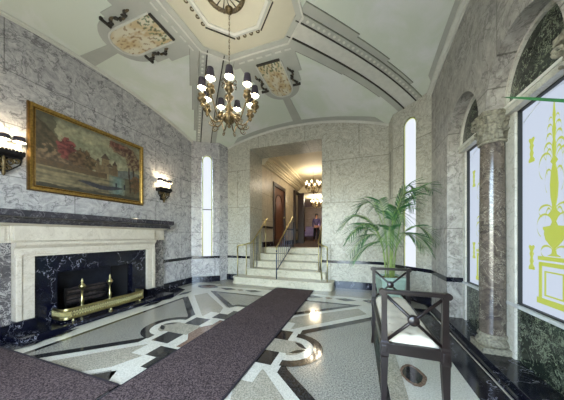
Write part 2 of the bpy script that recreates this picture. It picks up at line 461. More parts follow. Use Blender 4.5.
# medallion
t = thing('ceiling_medallion', 'round bronze-painted wheel medallion in the ceiling over the chandelier chain', 'ceiling medallion', (CX, CY-.07, 3.86))
mb = MB()
mb.lathe([(.175, .0), (.18, -.018), (.20, -.028), (.225, -.018), (.23, .0)], 'gilt_dark', n=48); mb.build('wheel_ring', t)
mb = MB(); mb.lathe([(.001, -.004), (.176, -.004)], 'ceil_c', n=40); mb.build('back_disc', t)
for k in range(14):
    a = k*PI/7
    mb = MB()
    c, s_ = math.cos(a), math.sin(a)
    mb.tube([(c*r, s_*r, z) for r, z in ((.035, -.010), (.08, -.012), (.13, -.012), (.178, -.010))], [.003, .004, .006, .008], 'ceil_dark', 6)
    mb.build('wheel_spoke', t)
for k in range(20):
    a = k*PI/10; mb = MB(); mb.ball((.202*math.cos(a), .202*math.sin(a), -.028), .012, 'gilt_dark' if k % 2 else 'brass_old', 8); mb.build('leaf_bead', t)
mb = MB(); mb.lathe([(0.001, -.05), (.02, -.045), (.035, -.015), (.04, .0)], 'brass_old', n=20); mb.build('centre_boss', t)

# diagonal bands running down to the four corners
EP = {(1, 1): (.88, 4.52), (-1, 1): (-3.66, 4.62), (1, -1): (.86, -.06), (-1, -1): (-3.64, -.06)}
ntrim = 2
for (sx, sy), e in EP.items():
    p = Vector((CX+sx*.575, CY+sy*.565)); q = Vector(e); tt = (q-p).normalized(); n = Vector((-tt.y, tt.x))
    mb = MB()
    drape(mb, [tuple(p+n*.11), tuple(q+n*.11), tuple(q-n*.11), tuple(p-n*.11)], .006, 'ceil_light')
    for s in (1, -1):
        dstrip(mb, p+n*.12*s, q+n*.12*s, .016, .022, 'ceil_dark')
        wide = s*sx*sy < 0
        if wide:
            dstrip(mb, p+n*.175*s, q+n*.175*s, .09, .014, 'ceil_band'); dstrip(mb, p+n*.226*s, q+n*.226*s, .008, .02, 'ceil_edge')
        else: dstrip(mb, p+n*.185*s, q+n*.185*s, .11, .010, 'ceil_band')
        for (f0, f1, w) in (((0, .34, .12), (.34, .6, .08), (.6, .85, .04)) if s*sx*sy < 0 else ((0, .45, .04), (.45, .8, .02))):
            a, b = p.lerp(q, f0), p.lerp(q, f1)
            drape(mb, [tuple(a+n*s*.236), tuple(b+n*s*.236), tuple(b+n*s*(.236+w)), tuple(a+n*s*(.236+w))][::s], .010, 'ceil_band')
            drape(mb, [tuple(a+n*s*(.236+w)), tuple(b+n*s*(.236+w)), tuple(b+n*s*(.244+w)), tuple(a+n*s*(.244+w))][::s], .012, 'ceil_edge')
        L = (q-p).length
        for k in range(int(L/.085) if wide else 0):
            c = p+tt*(.06+k*.085)+n*.175*s
            pts = [(c.x+.02*math.cos(a), c.y+.02*math.sin(a)) for a in frange(0, 2*PI, 8)[:-1]]
            drape(mb, pts, .022, 'ceil_light', .5)
    struct(mb, 'trim_%d' % ntrim); ntrim += 1
# lunette cornices (following the vault along each wall) and border bands
mb = MB()
def cornice(pts, m, drop, out, nrm):
    P = []
    for x, y in pts:
        z = ceil(x, y)
        P.append([(x, y, z+.02), (x+nrm[0]*out, y+nrm[1]*out, z-.004), (x+nrm[0]*out, y+nrm[1]*out, z-drop*.4), (x+nrm[0]*out*.35, y+nrm[1]*out*.35, z-drop*.6), (x+nrm[0]*out*.3, y+nrm[1]*out*.3, z-drop), (x, y, z-drop)])
    mb.grid(P, m, smooth=False)
cornice([(XL, y) for y in frange(0, 4.4, 40)], 'ceil_light', .05, .03, (1, 0))
cornice([(x, YB) for x in frange(-3.29, .6, 40)], 'ceil_light', .045, .03, (0, -1))
cornice([(XR, y) for y in frange(-.1, 4.25, 40)], 'ceil_light', .10, .055, (-1, 0))
struct(mb, 'trim_%d' % ntrim); ntrim += 1
# broad grey border band just inside each lunette
mb = MB()
drape(mb, [(-3.1, YB-.02), (.5, YB-.02), (.3, YB-.16), (-2.9, YB-.16)], .008, 'ceil_band')
drape(mb, [(XR-.02, 0), (XR-.02, 4.1), (XR-.11, 3.95), (XR-.11, .2)], .008, 'ceil_band')
struct(mb, 'trim_%d' % ntrim); ntrim += 1

# cartouches
def fresco_cols(seed):
    def f(u, v):
        n = noise.noise(Vector((u*5+seed, v*5, seed))); n2 = noise.noise(Vector((u*14, v*14+seed, 3)))
        c = Vector((214, 208, 184))
        c = c.lerp(Vector((200, 180, 138)), max(0, min(1, .35+n*1.6)))
        if abs(u-.5+.15*math.sin(v*7+seed)) < .13+.08*n and v > .15: c = c.lerp(Vector((178, 148, 104)), .6*max(0, min(1, .6+2*n2)))
        if v > .72 and n2 > .1: c = c.lerp(Vector((70, 104, 74)), .75)
        if n2 > .28: c = c.lerp(Vector((120, 92, 62)), .6)
        return c
    return f
def color_mesh(name, parent, rows, cols, posf, colf, inside, mat):
    me = bpy.data.meshes.new(name); V = []; Fc = []; C = []; idx = {}
    for i in range(rows+1):
        for j in range(cols+1):
            u, v = j/cols, i/rows
            idx[(i, j)] = len(V); V.append(posf(u, v)); C.append(lin(colf(u, v)))
    for i in range(rows):
        for j in range(cols):
            if inside((j+.5)/cols, (i+.5)/rows): Fc.append((idx[(i, j)], idx[(i, j+1)], idx[(i+1, j+1)], idx[(i+1, j)]))
    me.from_pydata(V, [], Fc)
    a = me.color_attributes.new('Col', 'FLOAT_COLOR', 'POINT')
    for k, c in enumerate(C): a.data[k].color = c
    me.materials.append(M[mat])
    o = bpy.data.objects.new(name, me); COL.objects.link(o); o.parent = parent
    return o
def cartouche(dirx, diry, label, seed):
    D = Vector((dirx, diry)); S = Vector((-diry, dirx))
    reach = 2.46 if dirx else 2.80
    t = thing('ceiling_cartouche', label, 'ceiling relief', (CX+D.x*1.4, CY+D.y*1.4, ceil(CX+D.x*1.4, CY+D.y*1.4)), 0, None)
    off = 0 if dirx else -.07
    def W(s, r): p = Vector((CX, CY))+D*r+S*(s+off); return (p.x, p.y)
    mb = MB()
    # shield: shoulders, body, round foot, stem down to the wall
    foot = [W(.34*math.cos(a), 1.58+.34*math.sin(a)) for a in frange(0, PI, 14)]
    drape(mb, [W(-.56, .78), W(.56, .78), W(.56, .95), W(.46, .95), W(.46, 1.3), W(.40, 1.3), W(.40, 1.52), W(.34, 1.52)]+foot+[W(-.34, 1.52), W(-.40, 1.52), W(-.40, 1.3), W(-.46, 1.3), W(-.46, .95), W(-.56, .95)], .012, 'ceil_band')
    drape(mb, [W(-.07, 1.9), W(.07, 1.9), W(.10, reach), W(-.10, reach)], .010, 'ceil_band')
    localize(mb.build('shield_surround', t), t)
    for k in range(6):
        a = -.42+k*.15; mb = MB(); dstrip(mb, W(a, .86), W(a+.10, .86), .02, .022, 'ceil_light'); localize(mb.build('dash_moulding', t), t)
    mb = MB()
    inn = [W(.195*math.cos(a), 1.60+.22*math.sin(a)) for a in frange(0, PI, 14)]
    out = [W(.215*math.cos(a), 1.60+.24*math.sin(a)) for a in frange(0, PI, 14)]
    inn = [W(.195, 1.0)]+inn+[W(-.195, 1.0)]; out = [W(.215, 1.0)]+out+[W(-.215, 1.0)]
    for k in range(len(inn)-1): drape(mb, [inn[k], inn[k+1], out[k+1], out[k]], .026, 'ceil_light')
    localize(mb.build('picture_rim', t), t)
    def pos(u, v):
        x, y = W((u-.5)*.38, 1.80-v*.80); return (x-t.location.x, y-t.location.y, ceil(x, y)-.018-t.location.z)
    def ins(u, v):
        s, r = (u-.5)*.38, 1.80-v*.80
        return r < 1.60 or (s/.19)**2+((r-1.6)/.21)**2 < 1
    color_mesh('painted_relief', t, 60, 34, pos, fresco_cols(seed), ins, 'fresco')
    mb = MB(); dstrip(mb, W(-.19, .985), W(.19, .985), .035, .03, 'ceil_dark'); localize(mb.build('bronze_bar', t), t)
    for s in (1, -1):
        mb = MB(); dstrip(mb, W(s*.235, 1.58), W(s*.37, 1.58), .03, .034, 'ceil_dark'); localize(mb.build('bronze_bar', t), t)
        mb = MB()
        for k in range(9):
            q = k/8; x, y = W(s*(.285+.028*math.sin(q*9+s)), 1.20+.34*q)
            z = ceil(x, y)-.018
            mb.tube([(x+D.x*e-S.x*e*.6*math.sin(k*2.1), y+D.y*e-S.y*e*.6*math.sin(k*2.1), z) for e in (-.035, -.015, .015, .035)], [.004, .014+.006*(k % 3), .018, .006], 'ceil_dark' if k % 3 else 'gilt_dark', 6)
        localize(mb.build('leaf_scroll', t), t)
    return t
cartouche(-1, 0, 'shield-shaped ceiling relief over the landscape painting, on the left slope of the vault', 1.3)
cartouche(0, 1, 'shield-shaped ceiling relief right of the chandelier, above the stair opening', 4.1)

# ------------------------------------------------------------------ walls
def ytop(y, x): return ceil(x, y)+.06
# left wall with fireplace hole
mb = MB()
def wall_x(mb, xf, xb, y0, y1, zlo, m, n=24, zhi=None):
    """slab between planes xf and xb, top follows the vault (or zhi)"""
    ys = frange(y0, y1, n)
    lo = [(y, zlo) for y in ys]; hi = [(y, zhi if zhi else ytop(y, xf)) for y in reversed(ys)]
    mb.prism(lo+hi, xf, xb, m, lambda a, b, c: (c, a, b))
wall_x(mb, XL, XL-.16, -.7, 1.55, 0, 'wall_l', 12)
wall_x(mb, XL, XL-.16, 1.55, 3.07, .92, 'wall_l', 12)
wall_x(mb, XL, XL-.16, 3.07, 4.6, 0, 'wall_l', 12)
struct(mb, 'wall_left')
# back wall with stair opening
DX0, DX1, DZ = -2.64, -.80, 3.38
mb = MB()
def wall_y(mb, yf, yb, x0, x1, zlo, m, n=16, zhi=None):
    xs = frange(x0, x1, n)
    lo = [(x, zlo) for x in xs]; hi = [(x, zhi if zhi else ceil(x, yf)+.06) for x in reversed(xs)]
    mb.prism(lo+hi, yf, yb, m, lambda a, b, c: (a, c, b))
wall_y(mb, YB, YB+.25, -3.6, DX0, 0, 'wall_b', 8)
wall_y(mb, YB, YB+.25, DX0, DX1, DZ, 'wall_b', 12)
wall_y(mb, YB, YB+.25, DX1, 1.2, 0, 'wall_b', 12)
struct(mb, 'wall_back')
# front wall (behind the camera) with an opening added for sky fill light
mb = MB()
wall_y(mb, YF, YF-.2, -4.1, -2.5, 0, 'wall_b', 4, 3.95)
wall_y(mb, YF, YF-.2, -2.5, .3, 2.75, 'wall_b', 4, 3.95)
wall_y(mb, YF, YF-.2, .3, 1.5, 0, 'wall_b', 4, 3.95)
struct(mb, 'wall_front')

# corner piers with narrow round-headed windows
def chamfer(name, p, q, ret, wc, ww, z0, z1, wn, label_mat, ztop=3.7):
    """wall slab from p to q (room side on the left of p->q ... normal n), arched hole"""
    p, q = Vector(p), Vector(q); d = (q-p); L = d.length; t = d.normalized(); n = Vector((t.y, -t.x))  # n points outwards
    if n.dot(Vector((CX, CY))-p) > 0: n = -n
    tr = lambda a, b, c: (p.x+t.x*a+n.x*c, p.y+t.y*a+n.y*c, b)
    mb = MB(); r = ww/2; zs = z1-r; T = .14
    s0, s1 = wc-r, wc+r
    top = 3.62
    mb.prism([(0, 0), (s0, 0), (s0, top), (0, top)], 0, T, label_mat, tr)
    mb.prism([(s1, 0), (L, 0), (L, top), (s1, top)], 0, T, label_mat, tr)
    mb.prism([(s0, 0), (s1, 0), (s1, z0), (s0, z0)], 0, T, label_mat, tr)
    a = [(wc+r*math.cos(x), zs+r*math.sin(x)) for x in frange(0, PI, 16)]
    mid = len(a)//2
    mb.prism([(s1, top)]+[(s1, zs)]+a[1:mid+1]+[(wc, top)], 0, T, label_mat, tr)
    mb.prism([(wc, top)]+a[mid:-1]+[(s0, zs), (s0, top)], 0, T, label_mat, tr)
    if ret:
        for r0, r1 in ret: # plain return wall
            r0, r1 = Vector(r0), Vector(r1); dd = (r1-r0); L2 = dd.length; t2 = dd.normalized(); n2 = Vector((t2.y, -t2.x))
            if n2.dot(Vector((CX, CY))-r0) > 0: n2 = -n2
            mb.prism([(0, 0), (L2, 0), (L2, top), (0, top)], 0, .05, label_mat, lambda a, b, c: (r0.x+t2.x*a+n2.x*c, r0.y+t2.y*a+n2.y*c, b))
    struct(mb, name)
    # window
    w = bpy.data.objects.new('window_%d' % wn, None); COL.objects.link(w); w['kind'] = 'structure'
    def arch(rr, zlo): return [(wc-rr, zlo), (wc+rr, zlo)]+[(wc+rr*math.cos(x), zs+rr*math.sin(x)) for x in frange(0, PI, 16)]
    mb = MB(); mb.prism(arch(r-.004, z0+.004), .035, .045, 'glass_n', tr); mb.build('glass', w)
    mb = MB()
    O, I = arch(r-.002, z0+.002), arch(r-.014, z0+.014)
    k0 = len(O)
    for k in range(k0):
        a_, b_, c_, d_ = O[k], O[(k+1) % k0], I[(k+1) % k0], I[k]
        mb.face([tr(x, z, .025) for x, z in (a_, b_, c_, d_)], 'frame_d'); mb.face([tr(c_[0], c_[1], .025), tr(d_[0], d_[1], .025), tr(d_[0], d_[1], .035), tr(c_[0], c_[1], .035)], 'frame_w')
    mb.build('frame', w)
    mb = MB()
    O, I = arch(r-.014, z0+.014), arch(r-.030, z0+.030)
    for k in range(k0):
        a_, b_, c_, d_ = O[k], O[(k+1) % k0], I[(k+1) % k0], I[k]
        mb.face([tr(x, z, .033) for x, z in (a_, b_, c_, d_)], 'stain')
    mb.build('coloured_border', w)
    zm = z0+(z1-z0)*.47
    mb = MB(); mb.prism([(s0+.01, zm-.012), (s1-.01, zm-.012), (s1-.01, zm+.012), (s0+.01, zm+.012)], .02, .035, 'frame_d', tr); mb.build('glazing_bar', w)
    # rail and plinth on this pier
    return tr, L
PL, QL = (-3.9, 4.38), (-3.38, 4.79)
PR, QR = (.63, 4.79), (1.12, 4.20)
tl, LL = chamfer('wall_corner_left', PL, QL, [((-3.38, 4.79), (-3.29, 5.06))], .37, .25, .60, 3.19, 1, 'wall_l')
tr_, LR = chamfer('wall_corner_right', PR, QR, [((.63, 4.79), (.58, 5.06))], .352, .275, .52, 3.30, 2, 'wall_b')

# right wall with three-arched arcade
SPR, XG, AK, WT = 2.31, 1.34, 1.15, 2.24
ARCH = [(1.16, .42), (2.157, .42), (3.12, .41)]
def arch_z(y):
    for c, r in ARCH:
        if abs(y-c) < r: return SPR+math.sqrt(max(0, r*r-(y-c)**2))*AK
    return SPR
mb = MB()
wall_x(mb, XR, XG+.1, 3.53, 4.4, 0, 'wall_r', 8)
struct(mb, 'wall_right')
mb = MB()
wall_x(mb, XR, XG+.1, -.7, .74, 0, 'wall_r', 8)
struct(mb, 'wall_right')
mb = MB()
ys = [.74]
for c, r in ARCH:
    ys += [c-r*math.cos(a) for a in frange(0, PI, 28)]
ys = sorted(set(round(y, 5) for y in ys+[3.53]))
mb.grid([[(XR, y, arch_z(y)+(k*(ytop(y, XR)-arch_z(y))/6)) for k in range(7)] for y in ys], 'wall_r', smooth=False)
mb.grid([[(XR, y, arch_z(y)), (XG+.02, y, arch_z(y))] for y in ys], 'wall_r', smooth=False)
struct(mb, 'wall_right')
# backing: piers, tympana, sill wall
mb = MB()
for y0, y1 in ((.70, .86), (1.51, 1.82), (2.50, 2.80), (3.46, 3.53)):
    mb.box(XG-.05, XG+.1, y0, y1, .0, SPR+.02, 'jamb')
struct(mb, 'wall_right_piers')
mb = MB()
for c, r in ARCH:
    pts = [(c-r-.01, SPR-.02), (c+r+.01, SPR-.02)]+[(c+(r+.01)*math.cos(a), SPR+(r+.01)*AK*math.sin(a)) for a in frange(0, PI, 24)]
    mb.prism(pts, XG-.06, XG-.03, 'green', lambda a, b, c_: (c_, a, b))
struct(mb, 'wall_right_tympana')
mb = MB()
for c, r in ARCH:   # pale rim round each tympanum and springing ledge
    A = [(c+(r-.028)*math.cos(a), SPR+(r-.028)*AK*math.sin(a)) for a in frange(0, PI, 28)]
    B = [(c+(r+.001)*math.cos(a), SPR+(r+.001)*AK*math.sin(a)) for a in frange(0, PI, 28)]
    for k in range(28):
        mb.prism([A[k], A[k+1], B[k+1], B[k]], XG-.085, XG-.055, 'jamb', lambda a, b, c_: (c_, a, b))
    mb.box(XG-.09, XG+.02, c-r, c+r, WT, SPR, 'jamb')
    mb.box(XG-.10, XG, c-r, c+r, SPR-.02, SPR+.006, 'ceil_light')
struct(mb, 'trim_%d' % ntrim); ntrim += 1
mb = MB()
mb.box(XG-.03, XG+.1, .74, 3.53, 0, .53, 'green')
struct(mb, 'wall_right_dado')
mb = MB()
mb.box(XG-.06, XG+.06, .74, 3.53, .53, .556, 'frame_w')
struct(mb, 'trim_%d' % ntrim); ntrim += 1
# stepped black plinth under the arcade
mb = MB()
mb.box(1.025, XG, -.6, 4.3, 0, .03, 'black', .004)
mb.box(1.075, XG-.02, .84, 3.54, .03, .065, 'black', .004)
struct(mb, 'baseboard_right')

# arcade windows
def urn_shapes():
    """half outlines (offset, height 0..1) of the ornament printed on the glass"""
    return [(0, .0), (.16, .0), (.13, .20), (.06, .25), (.02, .262), (.012, .29), (.03, .30), (.075, .33), (.09, .36), (.085, .375), (.10, .385), (.10, .395), (.03, .40), (.014, .42), (.03, .44), (.055, .455), (.02, .475), (.014, .50),
            (.028, .54), (.034, .60), (.026, .66), (.010, .70), (.03, .715), (.008, .735), (.016, .79), (.006, .82), (.014, .87), (.005, .90), (.010, .94), (0, 1.0)]
def big_window(c, hw, n, label=None):
    w = bpy.data.objects.new('window_%d' % n, None); COL.objects.link(w); w['kind'] = 'structure'; w.location = (XG, c, .556)
    H = WT-.556
    mb = MB(); mb.box(.0, .01, -hw, hw, 0, H, 'glass'); mb.build('glass', w)
    mb = MB()
    for y0, y1, z0, z1 in ((-hw, -hw+.009, 0, H), (hw-.009, hw, 0, H), (-hw, hw, 0, .01), (-hw, hw, H-.01, H)):
        mb.box(-.03, .0, y0, y1, z0, z1, 'frame_d')
    mb.build('frame', w)
    mb = MB()
    pts = urn_shapes(); z0, hh = .07, 1.5
    full = [(o*1.0, z0+v*hh) for o, v in pts]+[(-o*1.0, z0+v*hh) for o, v in reversed(pts) if o > 0]
    # leave the pedestal panel open: draw the body above it, and the pedestal as a frame
    body = [(o, v) for o, v in pts if v >= .25]
    full = [(0, z0+.25*hh)]+[(o, z0+v*hh) for o, v in body]+[(-o, z0+v*hh) for o, v in reversed(body) if o > 0]
    mb.prism(full, -.006, 0, 'stain', lambda a, b, c_: (c_, a, b))
    for (a0, a1, b0, b1) in ((-.16, .16, 0, .03), (-.14, -.115, .03, .21), (.115, .14, .03, .21), (-.14, .14, .195, .215), (-.15, .15, .225, .245),
                             (-.085, -.075, .05, .17), (.075, .085, .05, .17), (-.085, .085, .045, .052), (-.085, .085, .165, .172)):
        mb.box(-.006, 0, a0, a1, z0+b0*hh, z0+b1*hh, 'stain')
    for sgn in (1, -1):   # leafy scrolls
        for (bz, span, rise, rr) in ((.27, .11, .05, .006), (.40, .15, .10, .006), (.41, .07, .13, .006), (.475, .13, .05, .006), (.62, .07, .10, .006), (.70, .13, .11, .007), (.715, .06, .11, .007), (.77, .08, .07, .007), (.82, .06, .06, .006), (.87, .05, .05, .006), (.91, .035, .04, .005)):
            P = []
            for k in range(15):
                q = k/14; a = q*PI*1.35
                P.append((-.004, sgn*(.012+span*.5*(1-math.cos(a))), z0+bz*hh+rise*math.sin(a)*.9))
            for k in range(14):
                w0 = rr*(1.6-abs(2*(k/14)-1)); p, q_ = P[k], P[k+1]
                mb.face([(p[0], p[1], p[2]-w0), (q_[0], q_[1], q_[2]-w0), (q_[0], q_[1], q_[2]+w0), (p[0], p[1], p[2]+w0)], 'stain')
    mb.build('yellow_ornament', w)
    for sgn in (1, -1):
        for zc in (.42, 1.30):
            mb = MB()
            pr = [(.0, -.10), (.028, -.10), (.03, -.08), (.01, -.055), (.018, -.03), (.008, 0), (.02, .03), (.01, .05), (.03, .085), (.02, .10), (0, .09)]
            P = [(sgn*(hw-.12)+o, zc+v) for o, v in pr]+[(sgn*(hw-.12)-o, zc+v) for o, v in reversed(pr) if o > 0]
            mb.prism(P, -.006, 0, 'stain', lambda a, b, c_: (c_, a, b)); mb.build('small_yellow_motif', w)
    mb = MB()
    mb.tube([(-.004, -hw+.02+(2*hw-.04)*k/16, H-.12+.10*math.sin(PI*k/16)) for k in range(17)], .003, 'frame_w', 4); mb.build('arched_line', w)
big_window(1.185, .325, 5); big_window(2.16, .34, 3); big_window(3.125, .335, 4)

# rails (black chair rail) and plinths
mb = MB()
mb.box(XL, XL+.02, -.5, 1.08, .58, .64, 'black'); mb.box(XL, XL+.02, 3.50, 4.40, .585, .645, 'black')
mb.prism([(0, .585), (LL+.01, .585), (LL+.01, .645), (0, .645)], -.018, 0, 'black', tl)
struct(mb, 'trim_%d' % ntrim); ntrim += 1
mb = MB()
mb.box(-3.32, DX0-.0, YB-.018, YB, .575, .635, 'black'); mb.box(DX1, .55, YB-.018, YB, .545, .605, 'black')
struct(mb, 'trim_%d' % ntrim); ntrim += 1
mb = MB()
mb.prism([(0, .54), (LR, .54), (LR, .60), (0, .60)], -.018, 0, 'black', tr_)
mb.box(XR-.018, XR, 3.53, 4.21, .54, .60, 'black'); mb.box(XR-.018, XG-.03, 3.505, 3.53, .54, .60, 'black')
struct(mb, 'trim_%d' % ntrim); ntrim += 1
mb = MB()
mb.box(XL, XL+.035, 3.50, 4.42, 0, .14, 'black'); mb.box(XL, XL+.035, -.5, 1.1, 0, .14, 'black')
mb.prism([(-.02, 0), (LL+.02, 0), (LL+.02, .14), (-.02, .14)], -.035, 0, 'black', tl)
struct(mb, 'baseboard_left')
mb = MB()
mb.box(-3.34, -2.7, YB-.035, YB, 0, .15, 'black'); mb.box(-.72, .58, YB-.035, YB, 0, .15, 'black')
mb.prism([(-.02, 0), (LR, 0), (LR, .15), (-.02, .15)], -.035, 0, 'black', tr_)
struct(mb, 'baseboard_back')

# ------------------------------------------------------------------ columns
def column(y, label):
    t = thing('column', label, 'column', (1.205, y, .065), 0, 'arcade columns')
    mb = MB()
    mb.box(-.125, .125, -.125, .125, 0, .055, 'stone', .004)
    mb.lathe([(.0, .055), (.118, .055), (.126, .075), (.118, .10), (.104, .11), (.10, .125), (.112, .14), (.11, .155), (.10, .165)], 'stone', n=32)
    mb.build('base', t)
    mb = MB(); mb.lathe([(.098, .165), (.098, .5), (.096, 1.0), (.093, 1.5), (.089, 1.955)], 'column', n=36); mb.build('shaft', t)
    mb = MB()
    z0, z1 = 1.955, 2.245
    mb.lathe([(.108, z0), (.12, z0+.008), (.12, z0+.02), (.108, z0+.028), (.112, z0+.12), (.125, z0+.22), (.15, z0+.275)], 'stone', n=32)
    # concave abacus
    ab = []
    for k in range(4):
        a0 = PI/4+k*PI/2
        for j in range(8):
            q = j/8; a = a0+q*PI/2; rr = .205-.05*math.sin(PI*q); ab.append((rr*math.cos(a), rr*math.sin(a)))
    ab = [(max(-.135, min(.135, x))*.98, max(-.2, min(.2, y_))*.85) for x, y_ in ab]
    mb.prism(ab, z1-.045, z1-.003, 'stone')
    # acanthus leaves in two tiers
    for tier, (zb, h, r0, n) in enumerate(((z0+.03, .10, .108, 8), (z0+.09, .11, .112, 8))):
        for k in range(n):
            a = 2*PI*(k+.5*tier)/n
            rows = []
            for j in range(6):
                q = j/5; r = r0+.006+.03*q**3*(1 if q < .95 else 1.2); z = zb+.96*h*(q if q < .85 else .85-.35*(q-.85)); wv = .034*(1-.5*q)*(1+.25*(j % 2))
                c, s = math.cos(a), math.sin(a)
                rows.append([(c*(r+.006*abs(e))-s*e*wv, s*(r+.006*abs(e))+c*e*wv, z) for e in (-1, -.4, 0, .4, 1)])
            mb.grid(rows, 'stone')
            mb.ball((math.cos(a)*(r0+.038), math.sin(a)*(r0+.038), zb+h*.82), .013, 'stone', 8)
    # corner volutes
    for k in range(4):
        a = PI/4+k*PI/2
        P = []
        for j in range(22):
            q = j/21; ang = q*PI*3.2; rr = .036*(1-.8*q); rad = .158+rr*math.cos(ang+PI); zz = z1-.075+rr*math.sin(ang+PI)
            P.append((max(-.13, min(.13, rad*math.cos(a))), rad*math.sin(a), zz))
        mb.tube(P, .010, 'stone', 6)
        P = [((.118+.04*q*q)*math.cos(a), (.118+.04*q*q)*math.sin(a), z0+.15+.11*q) for q in frange(0, 1, 6)]
        mb.tube(P, .011, 'stone', 6)
        b = k*PI/2; mb.ball((math.cos(b)*.14*(.9 if k % 2 == 0 else 1), math.sin(b)*.135, z1-.03), .026, 'stone', 8)
    o = mb.build('capital', t)
    o.data.transform(Matrix.Diagonal((.9, .86, 1, 1)))
    return t
column(2.655, 'veined marble column with carved capital between the two visible arched windows')
column(1.66, 'column at the right edge of the photo, only its carved capital showing')

# ------------------------------------------------------------------ fireplace
t = thing('fireplace', 'cream marble fireplace with black marble slips under the landscape painting', 'fireplace', (-3.9, 2.31, 0))
def FB(mb, x0, x1, y0, y1, z0, z1, m, bev=0): mb.box(x0, x1, y0, y1, z0, z1, m, bev)
mb = MB()
mb.prism([(0, 1.30), (.15, 1.30), (.17, 1.335), (.20, 1.355), (.26, 1.375), (.27, 1.385), (.27, 1.445), (.262, 1.452), (0, 1.452)], -1.27, 1.27, 'mantel', lambda a, b, c: (a, c, b))
mb.build('mantel_shelf', t)
mb = MB()
FB(mb, 0, .065, -1.21, 1.21, 1.07, 1.30, 'cream', .003); FB(mb, 0, .105, -.95, .95, 1.07, 1.30, 'cream', .003)
FB(mb, .105, .13, -.93, .93, 1.09, 1.27, 'cream', .004)
for s in (1, -1): FB(mb, .065, .078, min(s*.98, s*1.19), max(s*.98, s*1.19), 1.09, 1.27, 'cream', .004)
mb.prism([(0, 1.27), (.11, 1.27), (.16, 1.30), (0, 1.30)], -1.20, 1.20, 'cream', lambda a, b, c: (a, c, b))
mb.build('frieze', t)
mb = MB()  # architrave with cove moulding
prof = [(0, .90), (.135, .90), (.14, .93), (.13, .94), (.135, 1.00), (.17, 1.04), (.175, 1.06), (.175, 1.075), (0, 1.075)]
mb.prism(prof, -.93, .93, 'cream', lambda a, b, c: (a, c, b)); mb.build('architrave', t)
for s in (1, -1):
    mb = MB()
    FB(mb, 0, .14, min(s*.76, s*.91), max(s*.76, s*.91), .15, .90, 'cream', .004)
    FB(mb, 0, .155, min(s*.87, s*.925), max(s*.87, s*.925), .15, .92, 'cream', .008)
    mb.build('jamb', t)
    mb = MB(); FB(mb, 0, .165, min(s*.755, s*.935), max(s*.755, s*.935), .05, .15, 'black', .004); mb.build('jamb_plinth', t)
    mb = MB()
    a, b = min(s*.93, s*1.20), max(s*.93, s*1.20)
    # wavy-edged veined side slab
    pts = [(a, .12)]+[(b, .12)]+[(b, 1.07), (a, 1.07)]
    mb.prism(pts, 0, .06, 'breccia', lambda p, q, c: (c, p, q)); mb.build('side_slab', t)
    mb = MB(); FB(mb, 0, .09, a, b, .0, .12, 'black', .004); mb.build('slab_plinth', t)
mb = MB()
FB(mb, -.02, .10, -.76, -.53, .05, .90, 'black'); FB(mb, -.02, .10, .50, .76, .05, .90, 'black'); FB(mb, -.02, .10, -.53, .50, .665, .90, 'black')
mb.build('black_slips', t)
mb = MB()
mb.box(-.50, -.02, -.55, .52, .03, .05, 'soot'); mb.box(-.50, -.02, -.55, .52, .70, .74, 'soot')
mb.box(-.50, -.46, -.55, .52, .05, .70, 'fire_back')
mb.box(-.50, .0, -.57, -.53, .03, .74, 'soot'); mb.box(-.50, .0, .50, .54, .03, .74, 'soot')
mb.build('firebox', t)
mb = MB()
FB(mb, 0, .52, -1.02, 1.02, .0, .05, 'black', .005)
mb.build('hearth', t)
# fender
t = thing('fireplace_fender', 'low pierced brass fender standing on the black hearth', 'fender', (-3.50, 2.26, .05))
def fender_path(n=10):
    P = [(-.24, -.56)]
    P += [(-.08+.08*math.sin(a)-.0, -.48-.08*math.cos(a)) for a in frange(0, PI/2, n)]
    P += [(.0, .48)]; P += [(-.08+.08*math.cos(a), .48+.08*math.sin(a)) for a in frange(0, PI/2, n)]
    P += [(-.24, .56)]
    Q = []
    for k in range(len(P)-1):
        p, q = Vector(P[k]), Vector(P[k+1]); m_ = max(1, int((q-p).length/.03))
        Q += [p.lerp(q, j/m_) for j in range(m_)]
    return Q+[Vector(P[-1])]
FP = fender_path()
mb = MB()
for z0, z1 in ((.035, .06), (.135, .16)):
    mb.grid([[(p.x-.004, p.y, z0), (p.x+.004, p.y, z0), (p.x+.004, p.y, z1), (p.x-.004, p.y, z1)] for p in FP], 'brass', closed_v=True)
mb.tube([(p.x, p.y, .163) for p in FP], .008, 'brass', 8); mb.tube([(p.x, p.y, .035) for p in FP], .007, 'brass', 8)
mb.build('rails', t)
mb = MB()
for k in range(len(FP)-1):
    p, q = FP[k], FP[k+1]
    for s in (0, 1):
        a, b = (p, q) if s else (q, p)
        mb.tube([(a.x, a.y, .06), (b.x, b.y, .135)], .0035, 'brass', 4, False)
    mb.tube([(p.x, p.y, .06), (p.x, p.y, .135)], .004, 'brass', 4, False)
mb.grid([[(p.x-.006, p.y, .06), (p.x-.006, p.y, .135)] for p in FP], 'brass_old')
mb.build('pierced_panel', t)
for (x, y) in ((-.0, -.46), (0, 0), (0, .46)):
    mb = MB(); mb.lathe([(.0, 0), (.014, .0), (.016, .012), (.008, .02), (.012, .035)], 'brass', (x, y, 0), 12); mb.build('foot', t)
